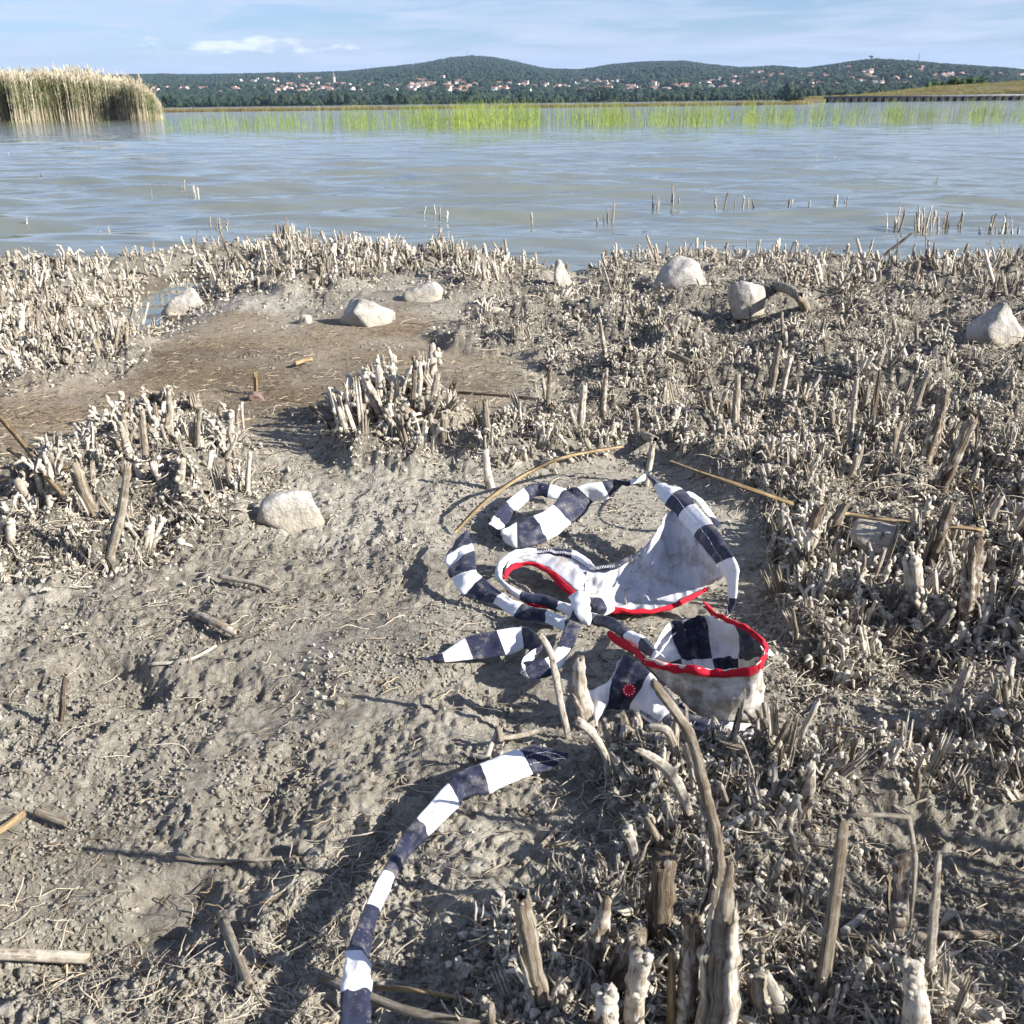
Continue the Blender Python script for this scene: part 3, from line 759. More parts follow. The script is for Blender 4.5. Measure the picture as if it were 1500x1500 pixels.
def blades_proto(name, seed, n, h, spread, wid, mi_of, mats, lean=0.12, leaves=0, plume=False):
    mb = MB(); rs = random.Random(seed)
    for _ in range(n):
        bx, by = rs.gauss(0, spread), rs.gauss(0, spread); hh = h * rs.uniform(0.72, 1.08)
        lx, ly = rs.gauss(0, lean) * hh, rs.gauss(0, lean) * hh
        an = rs.uniform(0, math.pi); nr = (math.cos(an), math.sin(an), 0)
        pts = [(bx, by, -0.15), (bx + lx * 0.25, by + ly * 0.25, hh * 0.5), (bx + lx, by + ly, hh)]
        mb.strip(pts, [wid, wid * 0.85, wid * 0.35], nr, wid * 0.25, mi_of(rs, 0))
        for k in range(leaves):
            z = rs.uniform(0.28, 0.95); a = rs.uniform(0, 6.28); ll = rs.uniform(0.3, 0.6)
            x0, y0 = bx + lx * z * z, by + ly * z * z
            c, s = math.cos(a), math.sin(a)
            mb.strip([(x0, y0, hh * z), (x0 + c * ll * 0.35, y0 + s * ll * 0.35, hh * z + ll * 0.55), (x0 + c * ll * 0.8, y0 + s * ll * 0.8, hh * z + ll * 0.5)],
                     [wid * 0.8, wid * 0.9, wid * 0.15], (-s * 0.5, c * 0.5, 0.6), 0.004, mi_of(rs, 1))
        if plume and rs.random() < 0.6:
            mb.strip([(bx + lx, by + ly, hh * 0.98), (bx + lx * 1.1, by + ly * 1.1, hh + 0.16), (bx + lx * 1.4 + 0.05, by + ly * 1.4, hh + 0.32)], [wid * 0.6, wid * 2.0, wid * 0.4], nr, 0.02, 0)
    return mb.mesh(name, mats)
bp = [blades_proto('dike_reed', s, 9, 0.62, 0.35, 0.05, lambda r, l: 0, [M['reed_brown']], 0.1) for s in (1, 2, 3)]
n = 3400
qx = rng.uniform(dxs[0], dxs[-1], n); qy = np.interp(qx, dxs, dys) + rng.uniform(0.0, 3.2, n)
scatter('dike_reeds', 'low brown reeds along the far dike', bp, np.stack([qx, qy, rng.uniform(-0.35, -0.1, n)], -1), rng.integers(0, 3, n),
        np.stack([0 * qx, 0 * qx, rng.uniform(0, 6.28, n)], -1), v3(rng.uniform(0.6, 1.35, n)))
# sheet pile wall
pwl = V(1210, 146, 262.0)[0]; pwr = V(1560, 146, 262.0)[0]
M['pile'] = m_plain('dark_sheet_pile', (0.035, 0.037, 0.042), 0.75, 0.4, 1.2, 0.01)
M['concrete'] = m_plain('concrete_cap', (0.16, 0.165, 0.17), 0.9, 0.2, 0.8)
e = empty('sheet_pile_wall', (pwl, 262, ZW))
npan = 30; pw = (pwr - pwl) / npan
mb = MB()
prof = [(0, 0.10), (0.18, 0.10), (0.30, -0.18), (0.70, -0.18), (0.82, 0.10), (0.96, 0.10)]
for i, (a, d) in enumerate(prof):
    for z in (-0.7, 0.98): mb.v.append(Vector((a * pw, d, z)))
for i, (a, d) in enumerate(prof):
    for z in (-0.7, 0.98): mb.v.append(Vector((a * pw, d + 0.12, z)))
for i in range(5):
    mb.quad((2 * i, 2 * i + 2, 2 * i + 3, 2 * i + 1), ((0, 0), (1, 0), (1, 1), (0, 1)))
    mb.quad((12 + 2 * i + 2, 12 + 2 * i, 12 + 2 * i + 1, 12 + 2 * i + 3), ((0, 0), (1, 0), (1, 1), (0, 1)))
    mb.quad((2 * i + 1, 2 * i + 3, 12 + 2 * i + 3, 12 + 2 * i + 1), ((0, 0), (1, 0), (1, 1), (0, 1)))
panel = mb.mesh('panel', [M['pile']], smooth=False)
for i in range(npan):
    o = bpy.data.objects.new('panel', panel); COL.objects.link(o); o.parent = e; o.location = (i * pw, hz.uniform(-0.08, 0.08), hz.uniform(-0.05, 0.05))
mb = MB(); mb.tube([(-0.4, 0.3, 1.10), (pwr - pwl + 1, 0.3, 1.10)], [0.35, 0.35], 4, up=(0, 0.7, 0.7))
mb.child('cap_beam', [M['concrete']], e)
tag(e, 'dark sheet pile wall with concrete cap along the far right water', 'wall')
gx = np.linspace(pwl - 3, pwr + 90, 70)
gpx = [(1195, 146), (1240, 141), (1300, 135), (1350, 129), (1400, 126), (1450, 123), (1500, 119), (1700, 115)]
gtx = np.array([V(a, b, 285.0)[0] for a, b in gpx]); gtz = np.array([V(a, b, 285.0)[2] for a, b in gpx])
bank('grass_bank', gx, np.full(70, 263.2), np.interp(gx, gtx, np.maximum(gtz, 0.95)), 24.0, -0.8)
M['dry_grass'] = m_leaf('dry_bank_grass', [(0.0, (0.20, 0.15, 0.06)), (0.4, (0.33, 0.26, 0.12)), (0.7, (0.12, 0.15, 0.045)), (1.0, (0.17, 0.21, 0.06))])
gp = [blades_proto('bank_grass', s, 10, 0.55, 0.4, 0.06, lambda r, l: 0, [M['dry_grass']], 0.2) for s in (4, 5, 6)]
n = 4200
qx = rng.uniform(pwl, pwr + 60, n); qt = rng.uniform(0.02, 0.75, n)
qz = np.interp(qx, gtx, np.maximum(gtz, 0.95)) * np.interp(qt, [0, .12, .35, .6, 1], [0.4, .55, .9, 1, .8])
scatter('bank_grass', 'dry yellow and green grass on the bank behind the wall', gp, np.stack([qx, 263.4 + qt * 24, qz - 0.1], -1), rng.integers(0, 3, n),
        np.stack([0 * qx, 0 * qx, rng.uniform(0, 6.28, n)], -1), v3(rng.uniform(0.5, 1.2, n)))
M['shrub'] = m_plain('shrub_leaf', (0.040, 0.070, 0.022), 0.8, 0.5, 2.5)
def shrub(px, py, w, h, seed, label):
    c = V(px, py, 283.0); e = empty('shrub', c)
    rs = random.Random(seed); st = MB(); cr = MB()
    for k in range(4):
        st.tube([(rs.uniform(-.3, .3), rs.uniform(-.3, .3), -0.8), (rs.uniform(-.6, .6) * w * .4, rs.uniform(-.5, .5), h * 0.4), (rs.uniform(-.8, .8) * w * .5, rs.uniform(-.8, .8), h * 0.75)], [0.09, 0.06, 0.02], 5)
    for k in range(420):
        a = rs.uniform(0, 6.28); u = rs.uniform(0, 1) ** 0.5
        x, y = math.cos(a) * u * w * 0.5, math.sin(a) * u * 1.3
        z = rs.uniform(-0.1, 1) * h * (1 - 0.55 * u * u) * (0.8 + 0.3 * math.sin(x * 2.1 + seed))
        l = rs.uniform(0.14, 0.3); n_ = Vector((rs.uniform(-1, 1), rs.uniform(-1, 1), rs.uniform(0.1, 1))).normalized()
        t = n_.orthogonal().normalized(); p = Vector((x, y, z))
        cr.strip([p - t * l, p, p + t * l], [0.03, l * 0.9, 0.03], n_, 0.01)
    for k in range(9):
        cr.lump((rs.uniform(-.38, .38) * w, rs.uniform(-.6, .6), h * rs.uniform(0.2, 0.5)), h * rs.uniform(0.26, 0.4), 0, seed + k, 1, 0.6, 2.0)
    st.child('trunk', [M['stalk_dark']], e); cr.child('crown', [M['shrub']], e, smooth=False)
    tag(e, label, 'shrub')
shrub(1372, 128, 6.0, 1.9, 3, 'leftmost low dark shrub on the grassy bank')
shrub(1402, 125, 5.0, 2.2, 4, 'middle dark green shrub on the grassy bank')
shrub(1430, 124, 5.6, 2.4, 5, 'tallest dark shrub on the grassy bank behind the wall')

# ------------------------------------------------------------------ reeds in the lake
def mixm(a): return lambda r, l: (1 if r.random() < a[l] else 0)
kinds = []
for s in range(3): kinds.append(blades_proto('reed_clump', 20 + s, 9, 3.0, 0.22, 0.034, mixm((0.05, 0.1)), [M['reed_straw'], M['reed_green']], 0.05, 2, True))
for s in range(3): kinds.append(blades_proto('reed_clump', 30 + s, 9, 3.0, 0.22, 0.034, mixm((0.12, 0.9)), [M['reed_straw'], M['reed_green']], 0.05, 5, True))
for s in range(2): kinds.append(blades_proto('reed_clump', 40 + s, 8, 2.3, 0.25, 0.04, mixm((0.8, 1.0)), [M['reed_straw'], M['reed_green']], 0.07, 5))
xl = V(-700, 190, 78.0)[0]; xr = V(238, 172, 80.0)[0]
n = 4000
qx = rng.uniform(xl, xr, n); dep = rng.uniform(0, 1, n) ** 1.4 * 16
edge = 74 + 1.6 * noise2(qx * 0.25, qx * 0, 300) + 0.9 * noise2(qx * 0.9, qx * 0, 301) + np.interp(qx, [xl, xr], [-4, 4])
qy = edge + dep
hk = np.interp(qx * 80.0 / qy, [xr - 14, xr - 5, xr - 2.2, xr - 0.8, xr], [1.06, 1.0, 0.90, 0.68, 0.34]) * (1 + 0.09 * noise2(qx * 0.35, qy * 0.2, 302))
gr = 0.5 + 0.5 * noise2(qx * 0.3, qy * 0.15, 305) + np.clip(dep / 16, 0, .5) + np.interp(qx * 80.0 / qy, [xr - 9, xr - 3], [0.2, -0.45])
ki = np.where(gr > 0.30, rng.integers(3, 6, n), rng.integers(0, 3, n))
ki = np.where((qx * 80.0 / qy > xr - 1.6) & (rng.uniform(0, 1, n) < 0.25), rng.integers(6, 8, n), ki)
okb = qx < xr * qy / 80.0
qx, qy, ki, hk, n = qx[okb], qy[okb], ki[okb], hk[okb], int(okb.sum())
scatter('reed_bed', 'tall stand of straw and green reeds at the left lake edge', kinds, np.stack([qx, qy, np.full(n, ZW)], -1), ki,
        np.stack([rng.normal(0, .02, n), rng.normal(0, .03, n), rng.uniform(0, 6.28, n)], -1), v3(hk * rng.uniform(0.9, 1.1, n)))
# mud edge under the reed bed
ex = np.linspace(xl, xr - 7, 60)
bank('reed_bed_edge', ex, 73.2 + 1.6 * noise2(ex * 0.25, ex * 0, 300) + np.interp(ex, [xl, xr], [-4, 4]), np.full(60, 0.05), 14.0, -0.5)
fk = [blades_proto('fresh_reed', 50 + s, 4, 1.0, 0.24, 0.020, lambda r, l: 0, [M['reed_fresh']], 0.10) for s in range(5)]
bumps = [(270, 40, 120), (330, 40, 160), (420, 40, 170), (520, 60, 260), (620, 30, 210), (690, 45, 520), (760, 40, 330), (850, 50, 220), (900, 22, 180), (960, 40, 190), (1020, 18, 150), (1050, 30, 120), (1100, 20, 140),
         (1140, 30, 130), (1190, 40, 70), (1250, 30, 70), (1310, 25, 120), (1350, 25, 60), (1440, 30, 110), (1490, 40, 80), (1600, 60, 150), (130, 60, 30), (30, 40, 25)]
px_, py_ = [], []
for c, w, k in bumps:
    k = int(k * 0.33)
    x = rng.normal(c, w * 0.55, k); px_.append(x)
    near = 190 - 0.010 * (x - 690) if c > 250 else np.full(k, 186.0)
    py_.append(near - np.abs(rng.normal(0, 7, k)) - rng.uniform(0, 3, k) * (c > 250))
x = rng.uniform(245, 1560, 330); px_.append(x); py_.append(188 - 0.010 * (x - 690) - np.abs(rng.normal(0, 8, 330)))
px_ = np.concatenate(px_); py_ = np.maximum(np.concatenate(py_), 165)
q = P(px_, py_, ZW); n = len(q)
lean = np.interp(px_, [900, 1150], [0.0, 0.16])
hgt = rng.uniform(0.5, 1.2, n) * np.interp(px_, [0, 250, 300, 700, 1100], [0.35, 0.5, 0.62, 0.92, 0.82]) * (0.72 + 0.012 * np.clip(q[:, 1] - 34, 0, 40))
scatter('fresh_reeds', 'bright green young reeds standing in the lake', fk, q, rng.integers(0, 5, n),
        np.stack([rng.normal(0, .05, n), lean + rng.normal(0, .04, n), rng.normal(0, 0.3, n)], -1), v3(hgt))

# ------------------------------------------------------------------ haze over the lake
def haze():
    mb = bpy.data.meshes.new('haze')
    x, y0, y1, z0, z1 = 17500, -300, 17500, -2.4, 420
    v = [(-x, y0, z0), (x, y0, z0), (x, y1, z0), (-x, y1, z0), (-x, y0, z1), (x, y0, z1), (x, y1, z1), (-x, y1, z1)]
    mb.from_pydata(v, [], [(0, 3, 2, 1), (4, 5, 6, 7), (0, 1, 5, 4), (1, 2, 6, 5), (2, 3, 7, 6), (3, 0, 4, 7)])
    o = bpy.data.objects.new('haze', mb); COL.objects.link(o); o['kind'] = 'stuff'; o['label'] = 'thin blue haze over the lake'
    m = bpy.data.materials.new('haze'); m.use_nodes = True; nt = m.node_tree
    nt.nodes.remove(nt.nodes['Principled BSDF'])
    pv = nt.nodes.new('ShaderNodeVolumePrincipled'); pv.inputs['Color'].default_value = (0.46, 0.68, 1.0, 1)
    pv.inputs['Density'].default_value = HAZE
    nt.links.new(pv.outputs[0], nt.nodes['Material Output'].inputs['Volume'])
    mb.materials.append(m)
HAZE = 4.8e-5
haze()

# ------------------------------------------------------------------ cut reed stubs
STALKS = [M['stalk'], M['crust'], M['hollow']]
DARKS = [M['stalk_dark'], M['crust'], M['hollow']]
def bent(h, lean, bow, n=6, a=0.0):
    c, s = math.cos(a), math.sin(a); out = []
    for i in range(n):
        t = i / (n - 1); q = lean * t + bow * math.sin(math.pi * t)
        out.append((c * q, s * q, -0.025 + (h + 0.025) * t))
    return out
def sheath(mb, h, r, a, peel, rs, mi=0):
    c, s = math.cos(a), math.sin(a); n = 6; pts = []
    for i in range(n):
        t = i / (n - 1); q = r * 1.05 + peel * max(0, t - 0.45) ** 1.6
        pts.append((c * q, s * q, -0.02 + (h + 0.02) * t))
    w = r * rs.uniform(1.3, 2.1)
    mb.strip(pts, [w, w, w * 0.95, w * 0.85, w * 0.6, w * 0.15], (c, s, 0.001), 0.0014, mi, 0.18)
def stub_proto(seed, kind, mats):
    mb = MB(); rs = random.Random(seed * 31 + kind)
    h = rs.uniform(0.085, 0.125); r = rs.uniform(0.0062, 0.0088)
    if kind == 0:                              # clean slanting cut with loose sheath
        mb.tube(bent(h, rs.uniform(-.012, .012), rs.uniform(-.004, .004)), [r * 1.25, r * 1.1, r, r, r * 0.97, r * 0.95], 9, 0, 1, True, 0.006, True, 0.20, seed, None, 0.14)
        for k in range(2): sheath(mb, h * rs.uniform(0.55, 1.0), r, rs.uniform(0, 6.28), rs.uniform(0, 0.03), rs)
    elif kind == 1:                            # split into splinters
        mb.tube(bent(h * 0.6, 0.004, 0), [r * 1.3, r * 1.15, r, r, r * 0.9, r * 0.6], 8, 0, 0.8, True, 0.007, False, 0.25, seed, None, 0.18)
        for k in range(5): sheath(mb, h * rs.uniform(0.7, 1.25), r * 0.8, k * 1.26 + rs.uniform(-.3, .3), rs.uniform(-0.005, 0.03), rs)
    elif kind == 2:                            # crusted over with dried mud
        mb.tube(bent(h * 0.9, rs.uniform(-.01, .01), 0.003), [r * 1.5, r * 1.35, r * 1.2, r * 1.3, r * 1.35, r * 0.9], 9, 0, 1, True, 0.004, False, 0.45, seed, None, 0.15)
        for k in range(7):
            a = rs.uniform(0, 6.28); z = h * rs.uniform(0.15, 1.0); q = r * rs.uniform(0.4, 1.3)
            mb.lump((q * math.cos(a), q * math.sin(a), z), rs.uniform(0.004, 0.0085), 1, seed + k, 1, 0.6, 2.2, (1, 1, rs.uniform(0.8, 1.7)))
    elif kind == 3:                            # low tuft of curled, crusted sheaths
        for k in range(9):
            a = rs.uniform(0, 6.28); q = rs.uniform(0.003, 0.022); hh = rs.uniform(0.022, 0.06); o = rs.uniform(-0.01, 0.02); c, s = math.cos(a), math.sin(a)
            mb.tube([(q * c, q * s, -0.02), (q * c * 1.1, q * s * 1.1, hh * 0.5), ((q + o) * c, (q + o) * s, hh * 0.9), ((q + o * 2) * c, (q + o * 2) * s, hh * rs.uniform(0.75, 1.1))],
                    [0.0055, 0.0045, 0.0042, 0.0025], 6, rs.choice((0, 1, 1)), 0.6, True, 0.002, False, 0.6, seed + k)
            mb.lump(((q + o) * c, (q + o) * s, hh * 0.9), rs.uniform(0.003, 0.0065), 1, seed * 3 + k, 1, 0.6, 2.3)
    elif kind == 4:                            # thin leaning straw with hooked tip
        mb.tube([(0, 0, -.02), (.004, 0, h * .5), (.012, 0, h * .95), (.021, 0, h * 1.12), (.030, 0, h * 1.10)], [r * .62, r * .5, r * .45, r * .4, r * .25], 6, 0, 0.8, True, 0.001, False, 0.2, seed)
        sheath(mb, h * 0.5, r * 0.5, 2.0, 0.02, rs)
    elif kind == 5:                            # broad ribbed husk, torn open
        for k in range(4):
            a = -0.9 + k * 0.6 + rs.uniform(-.15, .15); hh = h * rs.uniform(0.6, 1.15); c, s = math.cos(a), math.sin(a); q = 0.011
            mb.strip([(q * c, q * s, -.02), (q * c, q * s, hh * .4), (q * c * 1.15, q * s * 1.15, hh * .75), (q * c * rs.uniform(.9, 1.8), q * s * 1.3, hh)],
                     [0.010, 0.010, 0.0085, 0.002], (c, s, 0.05), 0.002, 0, 0.2)
        mb.lump((0, 0, 0.012), 0.014, 1, seed, 2, 0.5, 2.0, (1, 1, 1.3))
        for k in range(4): mb.lump((rs.uniform(-.015, .015), rs.uniform(-.015, .015), rs.uniform(0.0, .05)), rs.uniform(.004, .008), 1, seed + k, 1, 0.6, 2.2)
    return mb.mesh('reed_stub', mats)
PROTO = []                                     # (mesh, kind, dark)
for kind, nk in ((0, 4), (1, 3), (2, 4), (3, 4), (4, 2), (5, 3)):
    for k in range(nk): PROTO.append((stub_proto(kind * 10 + k + 1, kind, DARKS if (k == 0 and kind in (0, 1, 4)) else STALKS), kind))
by_kind = {k: [i for i, p in enumerate(PROTO) if p[1] == k] for k in range(6)}
KIND_WORD = ['cleanly cut pale reed stub', 'split and splintered reed stub', 'mud-crusted whitish reed stub', 'low tuft of crusted reed sheaths', 'thin hooked reed straw', 'broad torn reed husk']

def screen_y(p):
    v = np.asarray(p) - EYE; return 750 - 1500 * (v @ U_) / (v @ F_)
def screen_x(p):
    v = np.asarray(p) - EYE; return 750 + 1500 * (v @ R_) / (v @ F_)
stubs = []                                     # (x, y, z, proto, rot, scale xyz, zone)
sr_ = np.random.default_rng(21)
def in_poly(px, py, poly):
    c = False; n = len(poly)
    for i in range(n):
        x1, y1 = poly[i]; x2, y2 = poly[(i + 1) % n]
        if (y1 > py) != (y2 > py) and px < (x2 - x1) * (py - y1) / (y2 - y1) + x1: c = not c
    return c
BKX = [(600, 985), (620, 800), (700, 705), (960, 690), (1100, 760), (1150, 960), (1150, 1135), (1030, 1148), (900, 1112), (840, 1090), (740, 1010)]
CLEAR = [(1090, 435, 60), (998, 415, 75), (615, 425, 48), (535, 460, 60), (270, 445, 48), (1455, 488, 85), (822, 410, 40), (1312, 775, 100), (425, 755, 70)]
def seed_field(poly, n, zone, mindist, weights, smin, smax, inset=0):
    smin, smax = smin * 0.85, smax * 0.85; zf = {'shore': 0.72, 'point': 0.78, 'field': 0.74, 'left clump': 0.85}.get(zone, 1.0); wf = 1.35 if 'clump' in zone else 1.0
    xs = [p[0] for p in poly]; ys = [p[1] for p in poly]; got = []
    tries = 0
    while len(got) < n and tries < n * 25:
        tries += 1
        px = sr_.uniform(max(min(xs), -180), min(max(xs), 1680)); py = sr_.uniform(min(ys), min(max(ys), 1600))
        if not in_poly(px, py, poly): continue
        if any(abs(px - c) < r and -0.35 * r < py - d < 0.75 * r for c, d, r in CLEAR): continue
        if in_poly(px, py, BKX) or (200 < px < 266 and 392 < py < 438): continue
        q = P(px, py, -0.02)
        if fbm(np.array([q[0] * 5.5]), np.array([q[1] * 5.5]), 50, 2)[0] + 0.5 * noise2(np.array([q[0] * 11]), np.array([q[1] * 11]), 401)[0] < sr_.uniform(-0.85, 0.45): continue
        if any((q[0] - g[0]) ** 2 + (q[1] - g[1]) ** 2 < (mindist * g[2]) ** 2 for g in got[-400:]): continue
        got.append((q[0], q[1], sr_.uniform(0.4, 1.3), py))
    for q in got:
        k = int(sr_.choice(6, p=weights)); pr = int(sr_.choice(by_kind[k]))
        s = sr_.uniform(smin, smax) * (1.45 if k == 3 else 1.0)
        stubs.append([q[0], q[1], 0, pr, (sr_.normal(0, .24), sr_.normal(0.05, .24), sr_.uniform(0, 6.28)), (s * wf * sr_.uniform(.62, 1.0), s * wf * sr_.uniform(.62, 1.0), s * zf * sr_.uniform(0.6, 1.35)), zone])
W1 = [0.26, 0.14, 0.28, 0.18, 0.06, 0.08]; W2 = [0.07, 0.09, 0.18, 0.48, 0.05, 0.13]
seed_field(FIELDS[0][0], 900, 'shore', 0.026, W1, 0.8, 1.35)
seed_field(FIELDS[1][0], 1900, 'field', 0.022, W2, 0.4, 0.95)
seed_field([(880, 400), (905, 340), (1000, 325), (1130, 350), (1250, 372), (1700, 368), (1700, 470), (1200, 450), (900, 470)], 420, 'point', 0.026, W1, 0.85, 1.35)
seed_field([(330, 360), (560, 352), (740, 366), (820, 392), (700, 420), (500, 400), (340, 395)], 200, 'shore', 0.026, W1, 0.9, 1.4)
seed_field(FIELDS[2][0], 150, 'left clump', 0.025, [0.03, 0.09, 0.33, 0.40, 0.02, 0.13], 0.5, 0.95)
seed_field(FIELDS[3][0], 70, 'middle clump', 0.02, W2, 0.7, 1.25)
seed_field([(700, 690), (700, 640), (760, 620), (850, 660), (940, 680), (880, 700), (740, 712)], 40, 'field', 0.025, W2, 0.5, 0.85)
seed_field(FIELDS[4][0], 150, 'front', 0.018, [0.08, 0.12, 0.28, 0.36, 0.04, 0.12], 0.35, 0.75)
seed_field(FIELDS[5][0], 90, 'front', 0.02, [0.06, 0.14, 0.25, 0.4, 0.03, 0.12], 0.3, 0.6)
seed_field([(1100, 700), (1500, 650), (1650, 1000), (1180, 1010)], 190, 'field', 0.022, [0.08, 0.2, 0.22, 0.3, 0.03, 0.17], 0.5, 0.95)
seed_field([(0, 400), (200, 400), (300, 400), (480, 398), (600, 392), (800, 410), (640, 440), (600, 408), (480, 440), (300, 432), (222, 474), (180, 540), (90, 560), (0, 565)], 420, 'shore', 0.02, [0.12, 0.12, 0.26, 0.38, 0.04, 0.08], 0.6, 1.1)
# stubs standing out in the water: (sight line of the foot, how many, spread)
for px, py, k, sp in ((80, 262, 5, 14), (160, 345, 2, 8), (255, 280, 4, 14), (285, 282, 3, 6), (220, 285, 1, 2), (645, 317, 4, 10), (427, 250, 1, 2), (895, 328, 4, 9), (962, 304, 3, 6), (985, 300, 3, 7), (1065, 306, 3, 8), (1100, 303, 4, 5),
                      (1155, 308, 2, 5), (1185, 310, 1, 2), (1230, 300, 4, 12), (1310, 330, 6, 9), (1365, 328, 13, 18), (1345, 334, 7, 12), (1405, 325, 2, 3), (1450, 345, 9, 12), (1478, 348, 7, 10), (1497, 350, 5, 8), (1375, 265, 2, 10), (778, 325, 1, 1), (842, 270, 1, 1), (190, 210, 3, 30), (320, 335, 6, 14), (1230, 235, 4, 16), (40, 330, 1, 1), (12, 228, 2, 6)):
    for _ in range(k):
        q = P(px + sr_.normal(0, sp), py + sr_.normal(0, 1.6), ZW)
        kk = int(sr_.choice([0, 2, 4, 1], p=[.5, .2, .15, .15])); s = sr_.uniform(0.6, 1.05) * (1 if py > 290 else 0.8)
        stubs.append([q[0], q[1], ZW - 0.02, int(sr_.choice(by_kind[kk])), (sr_.normal(0, .10), sr_.normal(0.02, .10), sr_.uniform(0, 6.28)), (s * 0.9, s * 0.9, s * sr_.uniform(0.6, 1.5)), 'water'])
sx = np.array([s[0] for s in stubs]); sy_ = np.array([s[1] for s in stubs])
gz = ground(sx, sy_)
for s, z in zip(stubs, gz):
    if s[6] != 'water': s[2] = max(z, ZW - 0.06) - 0.004
# the ones that show largest are objects of their own, the rest one mass
def show(s):
    px, py = screen_x(s[:3]), screen_y(s[:3])
    if not (-5 < px < 1505 and py < 1510): return 0
    dist = math.hypot(s[0], s[1])
    return s[5][2] * (0.5 if PROTO[s[3]][1] == 3 else 1.0) / dist * (2.2 if s[6] == 'water' else 1.0)
order = sorted(range(len(stubs)), key=lambda i: -show(stubs[i]))
NIND = 228
ZONE_WORD = {'shore': 'along the left half of the shoreline', 'field': 'in the stubble field right of the swimwear', 'point': 'at the right-hand water edge', 'left clump': 'in the left clump beside the pale stone',
             'middle clump': 'in the lone clump left of the swimwear loop', 'front': 'in the foreground litter below the swimwear', 'water': 'standing in the lake shallows'}
MARKS = [(425, 750, 'the large pale stone'), (535, 455, 'the broad angular stone'), (615, 425, 'the layered slab'), (270, 445, 'the rounded stone by the pool'), (130, 448, 'the half-buried stone'),
         (822, 403, 'the upright stone at the inlet'), (998, 408, 'the wedge-shaped stone'), (1093, 430, 'the round boulder'), (1160, 430, 'the curved root'), (1455, 478, 'the pitted grey stone'), (1310, 765, 'the flat cracked slab'),
         (375, 570, 'the small reddish stone'), (590, 630, 'the lone middle clump'), (247, 610, 'the left clump top'), (130, 740, 'the left clump front'), (1065, 850, 'the waistband'), (1100, 1020, 'the pouch'),
         (945, 680, 'the swimwear apex'), (740, 750, 'the upper strap loop'), (1400, 650, 'the leaning brown pair'), (1250, 600, 'the thin dark stick'), (1135, 550, 'the lone tall pale stalk'), (1145, 770, 'the broad split stump'),
         (1425, 850, 'the thick dark-sided stump'), (1408, 1010, 'the jointed pale stalk'), (1240, 1300, 'the square arch'), (1060, 1400, 'the big pale sheath'), (780, 1400, 'the leaning grey stub'), (960, 1170, 'the white gnarled sprig'),
         (1320, 1140, 'the reddish stub'), (1365, 320, 'the right shallows cluster'), (80, 260, 'the far left shallows'), (270, 280, 'the left shallows'), (645, 312, 'the middle shallows'), (1100, 300, 'the right shallows'), (895, 320, 'the inlet mouth'),
         (450, 380, 'the left shoreline'), (700, 390, 'the middle shoreline'), (60, 400, 'the far left shoreline'), (1300, 400, 'the right shoreline'), (1230, 480, 'the upper right field'), (960, 520, 'the upper middle field'), (20, 520, 'the left edge stubs')]
def near_what(px, py, zone):
    d, mx_, my_, w = min((math.hypot(px - a, (py - b) * 1.4), a, b, c) for a, b, c in MARKS)
    dx, dy = px - mx_, py - my_
    if abs(dx) < 0.6 * abs(dy): rel = 'just behind' if dy < 0 else 'just in front of'
    elif abs(dy) < 0.5 * abs(dx): rel = 'left of' if dx < 0 else 'right of'
    else: rel = ('behind and ' if dy < 0 else 'in front and ') + ('left of' if dx < 0 else 'right of')
    return rel + ' ' + w
for i in order[:NIND]:
    x, y, z, pr, rot, scl, zone = stubs[i]
    o = bpy.data.objects.new('reed_tuft' if PROTO[pr][1] == 3 else 'reed_stub', PROTO[pr][0]); COL.objects.link(o)
    o.location = (x, y, z); o.rotation_euler = rot; o.scale = scl
    tag(o, KIND_WORD[PROTO[pr][1]] + ' ' + near_what(screen_x(o.location), screen_y(o.location), zone), 'reed stub', 'reed stubs ' + ZONE_WORD[zone])
rest = [stubs[i] for i in order[NIND:]]
scatter('reed_stubble', 'dense stubble of short cut reeds on the lake shore', [p[0] for p in PROTO], [s[:3] for s in rest], [s[3] for s in rest], [s[4] for s in rest], [s[5] for s in rest])

